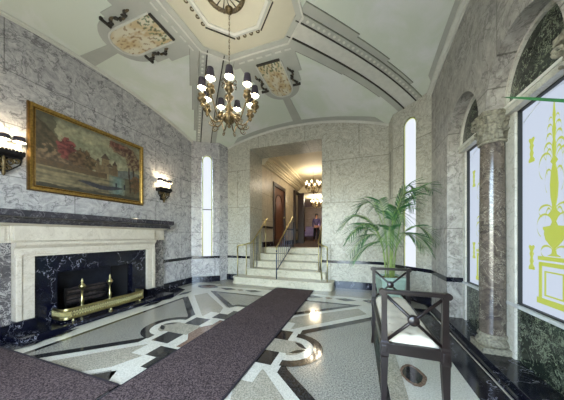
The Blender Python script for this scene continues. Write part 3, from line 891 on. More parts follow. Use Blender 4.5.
# andirons
def andiron(y, label):
    t = thing('andiron', label, 'andiron', (-3.82, y, .05), 0, 'brass andirons')
    mb = MB(); mb.tube([(0, 0, .03), (-.05, 0, .08), (-.09, 0, .09), (-.10, 0, .08)], .010, 'black_iron', 6); mb.tube([(-.10, 0, .08), (-.10, 0, .0)], .010, 'black_iron', 6); mb.build('log_bar', t)
    mb = MB()
    mb.lathe([(0, .06), (.035, .06), (.028, .08), (.016, .10), (.024, .13), (.026, .17), (.014, .20), (.012, .30), (.022, .325), (.042, .36), (.042, .375), (.02, .405), (.010, .42), (.016, .435), (.012, .455), (.003, .48)], 'brass', n=18)
    for s in (1, -1): mb.tube([(0, 0, .07), (.02, s*.03, .055), (.03, s*.06, .0)], [.012, .009, .012], 'brass', 8)
    mb.build('turned_post', t)
andiron(2.07, 'left brass andiron with turned post in the fireplace')
andiron(2.45, 'right brass andiron with turned post in the fireplace')
t = thing('log_grate', 'black iron grate holding charred logs inside the fireplace', 'grate', (-4.05, 2.22, .05))
mb = MB()
for z in (.10, .17, .24, .31): mb.box(.10, .115, -.29, .29, z, z+.02, 'black_iron')
for y in (-.29, .29): mb.box(.09, .12, y-.012, y+.012, 0, .35, 'black_iron')
for y in (-.2, 0, .2): mb.box(-.12, .10, y-.01, y+.01, .09, .11, 'black_iron')
for y in (-.2, .2): mb.box(-.12, -.10, y-.01, y+.01, .0, .11, 'black_iron')
mb.build('grate_frame', t)
for k, (x, z, r) in enumerate(((.04, .155, .045), (-.06, .155, .045), (.0, .235, .045), (.05, .30, .04))):
    mb = MB()
    mb.tube([(x+.01*math.sin(j*2+k), -.26+.52*j/8, z+.006*math.sin(j*1.7+k)) for j in range(9)], [r*(1+.08*math.sin(j*2.3+k)) for j in range(9)], 'log', 10)
    mb.build('log', t)

# ------------------------------------------------------------------ painting
t = thing('framed_painting', 'wide gilt-framed lake and castle landscape painting above the mantel', 'painting', (-3.9, 2.30, 2.28))
HW, HH = .77, .555
def frame_ring(mb, o0, o1, x0, x1, m):
    a = [(-HW+o0, -HH+o0), (HW-o0, -HH+o0), (HW-o0, HH-o0), (-HW+o0, HH-o0)]; b = [(-HW+o1, -HH+o1), (HW-o1, -HH+o1), (HW-o1, HH-o1), (-HW+o1, HH-o1)]
    for k in range(4):
        P = [a[k], a[(k+1) % 4], b[(k+1) % 4], b[k]]
        V0 = [(x0 if i in (0, 1) else x1, p[0], p[1]) for i, p in enumerate(P)]
        mb.face(V0, m)
mb = MB()
mb.box(.0, .03, -HW, HW, -HH, HH, 'gold_d')
frame_ring(mb, 0, .012, .03, .055, 'gold_d'); frame_ring(mb, .012, .035, .055, .05, 'gold'); frame_ring(mb, .035, .05, .05, .035, 'gold'); frame_ring(mb, .05, .065, .035, .04, 'gold_d'); frame_ring(mb, .065, .075, .04, .032, 'gold')
for k in range(4):
    pass
mb.build('frame', t)
def fbm(u, v, s, o=4):
    r = 0; a = .5
    for k in range(o):
        r += a*noise.noise(Vector((u*s, v*s, k*3.7))); s *= 2; a *= .55
    return r
def pcol(u, v):
    V3 = Vector
    x = u*1.45
    n = fbm(x, v, 5); f = fbm(x+9, v, 18)
    sky = V3((140, 142, 118)).lerp(V3((176, 172, 140)), max(0, min(1, .5+1.6*fbm(x, v*2.2, 3))))
    c = sky
    # distant hills
    if v < .47+.05*math.sin(u*9)+.03*n and v > .3 and u > .6: c = V3((112, 116, 112))
    # hillside on left
    hl = .95-u*1.7+.12*n
    if u < .45 and v < max(.46, hl) : c = V3((92, 80, 66)).lerp(V3((140, 118, 92)), max(0, min(1, .5+f*2.2+n)))
    if u < .13+.12*n+.06*f and v > .5+f*.3 : c = c.lerp(V3((62, 60, 46)), .6)
    # tree blobs
    def blob(cx, cy, rx, ry, col, col2):
        nonlocal c
        d = ((u-cx)/rx)**2+((v-cy)/ry)**2
        if d < 1+1.6*f+.7*n: c = col.lerp(col2, max(0, min(1, .5+f*3)))
    blob(.36, .52, .085, .14, V3((74, 60, 46)), V3((110, 88, 62)))
    blob(.43, .47, .06, .10, V3((84, 70, 52)), V3((118, 98, 70)))
    blob(.23, .60, .075, .15, V3((92, 42, 46)), V3((138, 76, 72)))
    blob(.30, .48, .06, .11, V3((70, 52, 42)), V3((112, 90, 66)))
    # castle: keep with roofs
    def rect(x0, x1, y0, y1, col):
        nonlocal c
        if x0 < u < x1 and y0 < v < y1: c = col.lerp(V3((90, 76, 60)), max(0, min(.8, .3+f*2)))
    def roof(cx, hw, y0, h, col):
        nonlocal c
        if y0 < v < y0+h and abs(u-cx) < hw*(1-(v-y0)/h): c = col
    st = V3((142, 122, 90))
    rect(.48, .72, .36, .50, st); rect(.54, .62, .38, .62, V3((150, 130, 98))); roof(.58, .05, .62, .09, V3((84, 72, 62)))
    rect(.66, .71, .38, .55, V3((128, 108, 82))); roof(.685, .03, .55, .08, V3((80, 68, 60))); rect(.49, .52, .4, .54, st); roof(.505, .022, .54, .06, V3((84, 70, 60)))
    roof(.63, .04, .50, .07, V3((92, 76, 64)))
    # shore and water
    if v < .37+.02*n:
        w_ = V3((110, 102, 80)).lerp(V3((146, 134, 104)), max(0, min(1, .5+2*noise.noise(V3((x*3, v*26, 0))))))
        if u > .62: w_ = w_.lerp(V3((112, 142, 142)), max(0, .85-abs(u-.72)*6))
        c = w_
        if v > .29 and u < .6: c = V3((120, 98, 72)).lerp(V3((84, 72, 58)), max(0, min(1, .5+f*3)))
        if u > .80: c = c.lerp(V3((84, 80, 62)), .6)
    # foreground bank
    if abs(v-.15+.02*math.sin(u*14)) < .035*max(0, 1-abs((u-.55)/.24)**3): c = V3((62, 62, 72))
    if v < .05+.03*n: c = V3((70, 66, 54))
    for fx in (.70, .80):
        if abs(u-fx) < .010 and .16 < v < .25: c = V3((44, 46, 58))
    # trees on right
    for tx in (.865, .925):
        if abs(u-tx-.01*math.sin(v*9)) < .010 and .12 < v < .8: c = V3((72, 54, 46))
    blob(.80, .86, .17, .10, V3((86, 54, 50)), V3((138, 116, 92)))
    blob(.92, .70, .10, .16, V3((96, 62, 54)), V3((140, 128, 100)))
    blob(.70, .91, .08, .05, V3((110, 66, 58)), V3((136, 96, 80)))
    blob(.95, .3, .07, .14, V3((84, 70, 50)), V3((110, 84, 60)))
    if v > .93: c = c.lerp(V3((80, 74, 62)), (v-.93)*6)
    return c*(.80+.30*f)
color_mesh('canvas', t, 130, 180, lambda u, v: (.034, -HW+.072+u*(2*HW-.144), -HH+.072+v*(2*HH-.144)), pcol, lambda u, v: True, 'paint')

# ------------------------------------------------------------------ sconces
def sconce(y, label):
    t = thing('wall_sconce', label, 'wall light', (-3.9, y, 2.10), 0, 'sconces either side of the painting')
    mb = MB()
    mb.prism([(.0, -.03), (.07, -.03), (.09, -.01), (.125, .0), (.13, .035), (0, .035)], -.15, .15, 'black_iron', lambda a, b, c: (a, c, b))
    for k in range(11): mb.lathe([(0, .055), (.012, .048), (.012, .035)], 'black_iron', (.12, -.14+.028*k, 0), 8)
    mb.build('shelf', t)
    mb = MB()
    for s in (1, -1):
        for (y0, z0, r) in ((.05, -.09, .04), (.10, -.07, .032), (.03, -.16, .03)):
            P = [(.06, s*(y0+r*(1-.6*q)*math.cos(q*PI*2.6)), z0+r*(1-.6*q)*math.sin(q*PI*2.6)) for q in frange(0, 1, 20)]
            mb.tube(P, .008, 'brass_old', 6)
        mb.tube([(.06, s*.14, -.03), (.06, s*.13, -.10), (.05, s*.06, -.17), (.05, 0, -.22)], .008, 'black_iron', 6)
    mb.lathe([(.0, -.26), (.014, -.24), (.02, -.21), (.012, -.18), (.02, -.10), (.012, -.03)], 'brass_old', (.055, 0, 0), 12)
    mb.box(.0, .02, -.05, .05, -.20, .03, 'black_iron', .004)
    mb.build('openwork_bracket', t)
    for (yy, xx) in ((-.115, .085), (0, .06), (.115, .085)):
        mb = MB()
        mb.lathe([(0, .035), (.022, .035), (.026, .05), (.013, .055), (.013, .155), (0, .155)], 'candle', (xx, yy, 0), 12)
        c = mb.build('candle', t)
        mb = MB(); mb.ball((xx, yy, .175), .012, 'bulb_s', 10, (1, 1, 1.4)); mb.build('bulb', c)
        mb = MB()
        mb.lathe([(.056, .165), (.044, .225)], 'shade', (xx, yy, 0), 18); mb.lathe([(.054, .165), (.042, .225)], 'shade_in', (xx, yy, 0), 18)
        mb.build('shade', c)
        ld = bpy.data.lights.new('sconce_light', 'POINT'); ld.energy = 1.8; ld.color = (1, .84, .6); ld.shadow_soft_size = .03
        lo = bpy.data.objects.new('sconce_light', ld); COL.objects.link(lo); lo.parent = c; lo.location = (xx, yy, .20)
    return t
sconce(1.325, 'candle wall sconce at the left edge, left of the landscape painting')
sconce(3.52, 'small candle wall sconce right of the landscape painting')

# ------------------------------------------------------------------ chandelier
def chandelier(name, label, loc, narm, R, top, grp=None, full=True, power=3, rot0=0):
    t = thing(name, label, 'chandelier', loc, rot0, grp)
    mb = MB()
    mb.lathe([(.0, -.265), (.012, -.26), (.022, -.245), (.012, -.23), (.03, -.215), (.065, -.18), (.085, -.145), (.075, -.115), (.04, -.10), (.03, -.07), (.045, -.05), (.05, -.02), (.03, .0), (.018, .03), (.022, .06), (.05, .09), (.055, .11), (.03, .125), (.014, .16), (.014, .30), (.02, .32), (.0, .34)], 'brass_old', n=24)
    mb.build('body', t)
    mb = MB()
    n = int((top-.33)/.035)
    for k in range(n):
        z = .335+k*.035; P = []
        for a in frange(0, 2*PI, 10):
            x, zz = .007*math.cos(a), .022*math.sin(a)
            P.append((x, 0, z+.0175+zz) if k % 2 else (0, x, z+.0175+zz))
        mb.tube(P, .0028, 'brass_old', 4, False)
    mb.build('chain', t)
    if full:
        mb = MB()
        for k in range(6):
            a = k*PI/3; c, s = math.cos(a), math.sin(a)
            P = [(c*r, s*r, z) for r, z in ((.012, .20), (.05, .27), (.085, .29), (.10, .26), (.095, .235), (.08, .24))]
            mb.tube(P, [.008, .007, .006, .006, .005, .006], 'brass_old', 6)
        mb.build('crown_scrolls', t)
    for k in range(narm):
        a = 2*PI*k/narm; c, s = math.cos(a), math.sin(a)
        mb = MB()
        P = []
        for j in range(19):
            q = j/18
            r = .05+(R-.05)*q; z = -.10-.13*math.sin(PI*min(1, q*1.15))*(1-.15*q)+.14*max(0, q-.62)**1.0
            P.append((c*r, s*r, z))
        P.append((c*R, s*R, .0))
        mb.tube(P, .0085, 'brass_old', 6)
        # curl under the arm
        Q = [(c*(R*.62+.045*(1-.6*q)*math.cos(q*PI*2.4)), s*(R*.62+.045*(1-.6*q)*math.cos(q*PI*2.4)), -.235+.045*(1-.6*q)*math.sin(q*PI*2.4+PI)) for q in frange(0, 1, 14)]
        if full: mb.tube(Q, .006, 'brass_old', 5)
        arm = mb.build('arm', t)
        mb = MB()
        mb.lathe([(.0, -.085), (.012, -.07), (.024, -.05), (.012, -.035), (.034, -.02), (.05, -.002), (.05, .01), (.024, .018), (.028, .035), (.042, .05), (.042, .058), (.0, .058)], 'brass_old', (c*R, s*R, 0), 14)
        mb.build('drip_pan', arm)
        mb = MB(); mb.lathe([(.0, .05), (.012, .05), (.012, .135), (0, .135)], 'candle', (c*R, s*R, 0), 10); mb.build('candle', arm)
        mb = MB(); mb.ball((c*R, s*R, .15), .022, 'bulb', 10, (1, 1, 1.5)); mb.build('bulb', arm)
        if full:
            mb = MB(); mb.lathe([(.050, .135), (.034, .245)], 'shade', (c*R, s*R, 0), 18); mb.lathe([(.048, .135), (.032, .245)], 'shade_in', (c*R, s*R, 0), 18)
            mb.build('shade', arm)
        if power:
            ld = bpy.data.lights.new('chandelier_light', 'POINT'); ld.energy = power; ld.color = (1, .93, .82) if full else (1, .86, .66); ld.shadow_soft_size = .05
            lo = bpy.data.objects.new('chandelier_light', ld); COL.objects.link(lo); lo.parent = arm; lo.location = (c*R*1.0, s*R*1.0, .17 if full else .2)
    return t
# near arm points at the camera
cx, cy = -1.462, 2.27
ang = math.atan2(-cy, -cx)
CH = chandelier('chandelier', 'nine-arm brass chandelier with dark shades hanging in the middle of the lobby', (cx, cy, 2.70), 9, .305, 3.86-2.70, None, True, 4.2, ang)
mb = MB(); mb.lathe([(.0, 1.105), (.03, 1.11), (.045, 1.145), (.05, 1.16)], 'brass_old', n=20); mb.build('ceiling_cup', CH)

# ------------------------------------------------------------------ stairs
RZ, TD, SY = .165, .33, 4.62
t = thing('staircase', 'five pale marble steps with rounded bottom step up to the hallway', 'stairs', (-1.72, SY, 0))
def step_poly(x0, x1, y0, y1, r):
    return [(x0, y1), (x0, y0+r)]+[(x0+r-r*math.cos(a), y0+r-r*math.sin(a)) for a in frange(0, PI/2, 6)[1:]]+[(x1-r+r*math.sin(a), y0+r-r*math.cos(a)) for a in frange(0, PI/2, 6)]+[(x1, y1)]
W_ = [(-1.20, 1.20, .12), (-1.04, 1.03, .05), (-.915, .915, .0), (-.915, .915, .0), (-.915, .915, .0)]
for k in range(5):
    x0, x1, r = W_[k]; y0 = k*TD; y1 = (YB-SY) if k < 2 else 1.6
    y1 = YB-SY-.001 if k < 2 else 5*TD+.0
    mb = MB()
    e = .018
    if r: 
        mb.prism(step_poly(x0, x1, y0+e, y1, r), 0 if k == 0 else RZ*k, RZ*(k+1)-.035, 'step'); mb.prism(step_poly(x0-.01, x1+.01, y0, y1, r+.01), RZ*(k+1)-.035, RZ*(k+1), 'step')
        if k == 0:
            mb.prism(step_poly(x0-.012, x1+.012, y0, y1, r+.01), 0, .035, 'step')
        mb.prism([(-.91, y1), (.91, y1), (.91, 5*TD), (-.91, 5*TD)], 0 if k == 0 else RZ*k, RZ*(k+1), 'step')
    else:
        mb.box(x0, x1, y0+e, 5*TD, RZ*k, RZ*(k+1)-.035, 'step'); mb.box(x0, x1, y0, 5*TD, RZ*(k+1)-.035, RZ*(k+1), 'step', .006)
    mb.build('step', t)

# handrails
def on(v): return v
HZ = RZ*5
def railing(label, x, xt, style):
    t = thing('handrail', label, 'railing', (x, 4.80, RZ), 0, 'brass stair handrails')
    X = (lambda q: (xt-x)*q) if style == 'mid' else (lambda q: (xt-x)*max(0, min(1, (q*1.2+.05)/.22)))
    y1 = 6.0-4.80; zt = HZ-RZ
    if style == 'mid':
        y0 = -.12; P0 = (0, y0, .70); P1 = (X(1), y1, zt+.84)
        mb = MB()
        mb.tube([(0, y0, .0), P0], .014, 'steel', 10); mb.tube([P1, (X(1), y1, zt)], .013, 'steel', 10)
        mb.tube([(0, y0, .20), (X(1), y1, zt+.10)], .012, 'steel', 8)
        mb.build('post_frame', t)
        mb = MB()
        for k in range(1, 9):
            q = k/9; y = y0+(y1-y0)*q; zb = .20+(zt+.10-.20)*q; z2 = .70+(zt+.84-.70)*q
            mb.tube([(X(q), y, zb), (X(q), y, z2)], .007, 'steel', 6, False)
        mb.build('balusters', t)
        mb = MB()
        mb.tube([(0, y0-.0, .60), (0, y0-.02, .70), (0, y0+.06, .765), (X(1), y1-.04, zt+.86), (X(1), y1+.03, zt+.84), (X(1), y1+.03, zt+.72)], .017, 'brass', 10)
        mb.build('brass_handrail', t)
    else:
        s = 1 if style == 'left' else -1
        mb = MB()
        mb.tube([(-s*.02, -.05, .0), (-s*.02, -.05, .70)], .012, 'brass', 10); mb.tube([(-s*.02, -.05, .74), (X(.04), .05, .775), (X(.13), .16, .815), (X(.25), .3, .89), (X(1), y1-.05, zt+.84), (X(1), y1+.05, zt+.84)], .017, 'brass', 10)
        mb.tube([(-s*.02, -.05, .68), (-s*.02, -.05, .74)], .018, 'brass', 10)
        mb.build('brass_handrail', t)
        for k in range(6):
            q = k/5.6; y = .08+q*1.1; st = max(0, math.floor((y+.18)/TD))
            z0 = RZ*min(4, st)
            ztop = .80 if y < .15 else .89+(zt+.84-.89)*(y-.30)/(y1-.05-.30)
            mb = MB(); mb.tube([(X(min(1, y/y1)), y, z0), (X(min(1, y/y1)), y, ztop)], .010, 'brass' if k < 1 or k % 2 else 'steel', 8); mb.build('baluster', t)
    return t
railing('brass handrail against the left side of the stair opening', -2.80, -2.55, 'left')
railing('middle stair handrail with blue steel balusters and brass top', -1.77, -1.77, 'mid')
railing('brass handrail against the right side of the stair opening', -.66, -.88, 'right')

# ------------------------------------------------------------------ hallway
mb = MB(); mb.box(-2.66, -.3, 4.62+5*TD, 10.1, HZ-.15, HZ, 'hall_floor'); mb.box(-6, 2, 10.1, 16.2, HZ-.15, HZ, 'hall_floor'); struct(mb, 'floor_hall')
mb = MB()
mb.box(DX0-.2, DX0, YB+.25, 5.80, 0, DZ, 'wall_b')
struct(mb, 'wall_hall_reveal')
mb = MB()
mb.box(DX0-.2, DX0, 5.80, 6.66, 0, 3.6, 'hall_wall'); mb.box(DX0-.2, DX0, 7.86, 9.9, 0, 3.6, 'hall_wall'); mb.box(DX0-.2, DX0, 6.66, 7.86, 2.88, 3.6, 'hall_wall')
struct(mb, 'wall_hall_left')
mb = MB(); mb.box(DX1, DX1+.2, YB+.25, 9.9, 0, 3.6, 'hall_wall'); struct(mb, 'wall_hall_right')
mb = MB()
mb.box(DX0-.2, DX1+.1, YB+.25, 5.80, DZ, DZ+.2, 'wall_b')
mb.box(DX0-.2, DX1+.1, 5.80, 9.9, 3.52, 3.6, 'hall_ceil'); mb.box(-6, 2, 9.9, 16.2, 3.3, 3.42, 'hall_ceil')
struct(mb, 'ceiling_hall')
mb = MB()  # cornice mouldings of the hall
for k, (dx, z0, z1) in enumerate(((.05, 3.20, 3.24), (.09, 3.24, 3.30), (.16, 3.30, 3.36), (.22, 3.36, 3.40), (.34, 3.42, 3.46), (.40, 3.46, 3.52))):
    mb.box(DX0, DX0+.03+dx, 5.80, 9.9, z0, z1, 'hall_ceil')
mb.box(DX0, DX1, 9.72, 9.9, 3.1, 3.52, 'hall_ceil')
struct(mb, 'trim_%d' % ntrim); ntrim += 1
mb = MB()
for y0, y1 in ((5.80, 6.60), (7.92, 9.9)):
    mb.box(DX0, DX0+.02, y0, y1, HZ+.56, HZ+.62, 'black'); mb.box(DX0, DX0+.03, y0, y1, HZ, HZ+.15, 'black')
struct(mb, 'baseboard_hall')
# door in the hall's left wall
d = bpy.data.objects.new('door_1', None); COL.objects.link(d); d.location = (DX0, 7.26, HZ); d['kind'] = 'structure'
mb = MB(); mb.box(-.06, -.02, -.52, .52, 0, 1.98, 'door'); mb.build('door_leaf', d)
mb = MB()
for (y0, y1, z0, z1) in ((-.62, -.52, 0, 2.08), (.52, .62, 0, 2.08), (-.62, .62, 1.98, 2.10)): mb.box(-.06, .03, y0, y1, z0, z1, 'door_d', .004)
mb.build('door_frame', d)
mb = MB()
P = [(-.02, -.36, .2), (-.02, .36, .2), (-.02, .36, 1.4)]+[(-.02, .36*math.cos(a), 1.4+.36*math.sin(a)) for a in frange(0, PI, 16)[1:]]+[(-.02, -.36, .2)]
mb.tube(P, .018, 'door_d', 6, False); mb.build('arched_panel_moulding', d)
mb = MB(); mb.ball((.02, .43, 1.0), .03, 'brass', 10); mb.build('door_knob', d)
# lounge at the far end
mb = MB()
mb.box(-6, DX0+.03-.0, 9.9, 10.1, 0, 3.4, 'hall_wall'); mb.box(DX1, 2, 9.9, 10.1, 0, 3.4, 'hall_wall')
mb.box(-6.1, -5.9, 9.9, 16.2, 0, 3.4, 'hall_wall'); mb.box(1.9, 2.1, 9.9, 16.2, 0, 3.4, 'hall_wall'); mb.box(-6, 2, 16.1, 16.3, 0, 3.4, 'hall_wall')
struct(mb, 'wall_lounge')
mb = MB()
mb.box(DX0, DX0+.09, 9.0, 9.12, HZ, 3.05, 'door_d'); mb.box(DX0, DX0+.28, 9.72, 9.9, HZ, 3.1, 'door_d'); mb.box(DX0, DX0+.09, 9.0, 9.9, 3.0, 3.1, 'door_d')
struct(mb, 'trim_%d' % ntrim); ntrim += 1
chandelier('chandelier', 'nearer of the two small lit chandeliers in the hallway', (-1.57, 7.9, 2.93), 8, .26, 3.52-2.93, 'hallway chandeliers', False, 3)
chandelier('chandelier', 'farther of the two small lit chandeliers in the hallway', (-2.2, 12.0, 2.92), 8, .28, 3.3-2.92, 'hallway chandeliers', False, 6)
# table and chair, lamp, person
t = thing('console_table', 'dark table against the far lounge wall beyond the hallway', 'table', (-3.1, 15.2, HZ))
mb = MB(); mb.box(-.6, .6, -.25, .25, .70, .75, 'door', .006); mb.build('tabletop', t)
for sx in (-.54, .54):
    for sy in (-.2, .2):
        mb = MB(); mb.tube([(sx, sy, 0), (sx, sy, .70)], [.018, .03], 'door', 8); mb.build('leg', t)
mb = MB(); mb.box(-.57, .57, -.22, .22, .58, .70, 'door'); mb.build('apron', t)
t = thing('table_lamp', 'lamp with a glowing violet shade on the far lounge table', 'lamp', (-2.78, 15.2, HZ+.75))
mb = MB(); mb.lathe([(0, 0), (.08, 0), (.08, .02), (.03, .04), (.06, .14), (.06, .2), (.015, .3), (.015, .34), (0, .34)], 'brass_old', n=16); mb.build('base', t)
mb = MB(); mb.lathe([(.17, .32), (.11, .62)], 'violet', n=20); mb.build('lamp_shade', t)
t = thing('armchair', 'pale violet upholstered armchair in the far lounge, left of the person', 'chair', (-3.0, 13.9, HZ))
mb = MB(); mb.box(-.32, .32, -.3, .3, .28, .46, 'blue_uph', .04); mb.build('seat', t)
mb = MB(); mb.box(-.32, .32, .22, .34, .46, .95, 'blue_uph', .04); mb.build('backrest', t)
for s in (1, -1):
    mb = MB(); mb.box(min(s*.30, s*.38), max(s*.30, s*.38), -.3, .32, .28, .64, 'blue_uph', .03); mb.build('armrest', t)
    for sy in (-.26, .28):
        mb = MB(); mb.tube([(s*.3, sy, 0), (s*.3, sy, .29)], [.015, .025], 'door', 8); mb.build('leg', t)

def skin_body(name, joints, edges, mat, parent=None, sub=2):
    me = bpy.data.meshes.new(name); me.from_pydata([j[0] for j in joints], edges, [])
    o = bpy.data.objects.new(name, me); COL.objects.link(o)
    sm = o.modifiers.new('skin', 'SKIN'); sm.use_smooth_shade = True
    for k, j in enumerate(joints):
        me.skin_vertices[0].data[k].radius = j[1]
    me.skin_vertices[0].data[0].use_root = True
    ss = o.modifiers.new('sub', 'SUBSURF'); ss.levels = sub; ss.render_levels = sub
    me.materials.append(M[mat])
    if parent: o.parent = parent
    return o
J = [((0, 0, .90), (.14, .10)), ((0, 0, 1.08), (.12, .09)), ((0, 0, 1.28), (.15, .10)), ((0, 0, 1.38), (.07, .06)), ((0, 0, 1.45), (.045, .045)), ((0, -.01, 1.53), (.07, .08)), ((0, -.01, 1.62), (.06, .07)),
     ((.17, 0, 1.33), (.05, .05)), ((.21, -.02, 1.08), (.04, .04)), ((.18, -.16, .92), (.028, .028)), ((.16, -.22, .89), (.028, .02)),
     ((-.17, 0, 1.33), (.05, .05)), ((-.22, .0, 1.08), (.04, .04)), ((-.22, -.08, .86), (.028, .028)), ((-.22, -.10, .79), (.028, .02)),
     ((.09, 0, .80), (.08, .08)), ((.10, -.02, .47), (.055, .06)), ((.10, .02, .09), (.04, .04)), ((.10, -.12, .035), (.035, .03)),
     ((-.09, 0, .80), (.08, .08)), ((-.11, -.0, .47), (.055, .06)), ((-.12, .03, .09), (.04, .04)), ((-.13, -.11, .035), (.035, .03))]
E_ = [(0, 1), (1, 2), (2, 3), (3, 4), (4, 5), (5, 6), (2, 7), (7, 8), (8, 9), (9, 10), (2, 11), (11, 12), (12, 13), (13, 14), (0, 15), (15, 16), (16, 17), (17, 18), (0, 19), (19, 20), (20, 21), (21, 22)]
per = thing('person', 'small distant standing person in dark purple clothing at the end of the hallway', 'person', (-2.42, 13.2, HZ), .3)
skin_body('body', J, E_, 'skin', per)
sh = lambda idx, g: [(J[k][0], (J[k][1][0]+g, J[k][1][1]+g)) for k in idx]
skin_body('coat', sh([0, 1, 2, 3, 7, 8, 9, 11, 12, 13], .014), [(0, 1), (1, 2), (2, 3), (2, 4), (4, 5), (5, 6), (2, 7), (7, 8), (8, 9)], 'coat', per)
skin_body('trousers', sh([0, 15, 16, 17, 19, 20, 21], .012), [(0, 1), (1, 2), (2, 3), (0, 4), (4, 5), (5, 6)], 'trouser', per)
mb = MB(); mb.lathe([(.001, .10), (.05, .09), (.08, .05), (.088, 0), (.08, -.06), (.07, -.09)], 'hair', (0, .012, 1.60), 16); mb.build('hair', per)

# ------------------------------------------------------------------ rugs
t = thing('runner_rug', 'long dark plum runner leading from the foreground to the stairs', 'rug', (-1.30, 2.0, .009))
mb = MB(); mb.box(-.395, .395, -2.45, 2.54, 0, .010, 'rug'); mb.build('pile', t)
mb = MB()
for s in (1, -1): mb.box(min(s*.395, s*.412), max(s*.395, s*.412), -2.45, 2.54, 0, .008, 'rug_edge')
mb.box(-.412, .412, 2.54, 2.555, 0, .008, 'rug_edge'); mb.build('binding', t)
t = thing('entrance_rug', 'dark plum rug crossing the lower left corner of the floor', 'rug', (-2.7, .5, .009))
mb = MB(); mb.box(-1.0, .965, -.95, .66, 0, .010, 'rug'); mb.build('pile', t)
mb = MB(); mb.box(-1.0, .965, .66, .68, 0, .008, 'rug_edge'); mb.box(-1.02, -1.0, -.95, .68, 0, .008, 'rug_edge'); mb.build('binding', t)

# ------------------------------------------------------------------ bench
BX0, BX1, BY0, BY1 = .148, .466, 1.50, 2.52
t = thing('window_bench', 'dark wooden bench with crossed end frames and cream tufted seat by the windows', 'bench', ((BX0+BX1)/2, (BY0+BY1)/2, .009))
hx, hy = (BX1-BX0)/2, (BY1-BY0)/2
def end_frame(s):
    yy = s*hy
    mb = MB()
    mb.box(-hx-.015, hx+.015, yy-.018, yy+.018, .785, .81, 'wood', .006)
    for q in (-1, 1):   # scrolled rail ends
        mb.tube([(q*(hx+.012), yy-.022, .795), (q*(hx+.012), yy+.022, .795)], .02, 'wood', 12)
    mb.build('top_rail', t)
    mb = MB()
    for q in (1, -1):
        mb.tube([(-q*(hx-.015), yy, .77), (0, yy, .635), (q*(hx-.015), yy, .50)], .010, 'wood', 8)
    mb.build('crossed_bars', t)
    mb = MB()
    T = Matrix.Translation((0, yy, .635)) @ Matrix.Rotation(PI/2, 4, 'X')
    mb.lathe([(0.001, -.022), (.014, -.022), (.02, -.018), (.028, -.018), (.032, -.012), (.032, .012), (.028, .018), (.02, .018), (.014, .022), (.001, .022)], 'wood', n=20, T=T)
    mb.build('rosette', t)
    for q in (1, -1):
        mb = MB()
        x = q*hx
        # post above, square block, tapering sabre leg below
        secs = [(.80, .016, 0), (.66, .015, 0), (.50, .018, 0), (.49, .024, 0), (.41, .024, 0), (.40, .021, 0), (.25, .017, .004), (.10, .013, .012), (.0, .012, .028)]
        P = []
        for z, w, off in secs:
            ox = x+q*off*.5; oy = yy+s*off
            P.append([(ox-w, oy-w, z), (ox+w, oy-w, z), (ox+w, oy+w, z), (ox-w, oy+w, z)])
        V = mb.grid(P, 'wood', closed_v=True, smooth=False)
        mb.bm.faces.new(V[0]); mb.bm.faces.new(V[-1])
        mb.box(x-.016, x+.016, yy-s*.0-.026, yy+.026, .425, .475, 'wood', .004)
        mb.build('leg', t)
for s in (-1, 1): end_frame(s)
mb = MB()
for s in (-1, 1): mb.box(-hx, hx, s*hy-.015, s*hy+.015, .42, .485, 'wood', .004)
for q in (-1, 1): mb.box(q*hx-.012, q*hx+.012, -hy, hy, .42, .475, 'wood', .004)
mb.build('seat_frame', t)
mb = MB()
NX, NY = 15, 39
def cush(i, j):
    u, v = i/NX, j/NY
    x = -hx+.018+(2*hx-.036)*u; y = -hy+.02+(2*hy-.04)*v
    e = min(1, min(u, 1-u)*9)**.5*min(1, min(v, 1-v)*22)**.5
    tuft = min(math.hypot(x-bx, y-by) for bx, by in BT)
    return (x, y, .485+.045*e-.018*math.exp(-(tuft/.022)**2))
BT = [(sx*.10, -.42+.14*k) for sx in (-1, 0, 1) for k in range(7)]
mb.grid([[cush(i, j) for j in range(NY+1)] for i in range(NX+1)], 'leather')
mb.box(-hx+.018, hx-.018, -hy+.02, hy-.02, .455, .485, 'leather')
mb.build('tufted_cushion', t)
cu = t.children[-1] if False else [c for c in COL.objects if c.name.startswith('tufted_cushion')][0]
for bx, by in BT:
    mb = MB(); mb.ball((bx, by, .514), .010, 'button', 8, (1, 1, .5)); mb.build('button', cu)

# ------------------------------------------------------------------ palms
def frond(mb, base, azim, length, rise, droop, lw=.20, nleaf=17, mats=('leaf', 'leaf2'), curl=.6):
    d = Vector((math.cos(azim), math.sin(azim), 0)); base = Vector(base)
    pts = []
    for k in range(21):
        q = k/20
        pts.append(base+d*(length*(.18*q+.82*q**1.5))+Vector((0, 0, rise*math.sin(min(1, q*1.12)*PI*.5)-droop*q**3)))
    mb.tube(pts, [.006*(1-.7*k/20)+.0012 for k in range(21)], 'stem', 5)
    side = d.cross(Vector((0, 0, 1)))
    for k in range(nleaf):
        q = .34+.66*k/(nleaf-1)
        i = min(19, int(q*20)); f = q*20-i
        p = pts[i].lerp(pts[i+1], f) if i < 20 else pts[20]
        tan = (pts[min(20, i+1)]-pts[max(0, i-1)]).normalized()
        L = lw*(.55+.9*math.sin(PI*min(1, (q-.30)/.72)))*random.uniform(.85, 1.1)
        for s in (1, -1):
            up = side.cross(tan)*1.0
            dirv = (side*s*.85+tan*(.55+.6*q)).normalized()
            rows = []
            wv = .0105
            for j in range(6):
                r = j/5
                c = p+dirv*L*r+Vector((0, 0, -1))*L*.42*curl*r*r
                wd = wv*math.sin(PI*(.12+.86*r))
                rows.append([c-tan*wd, c+Vector((0, 0, -.003)), c+tan*wd])
            mb.grid(rows, mats[1] if (k*7+int(s)) % 5 == 0 else mats[0])
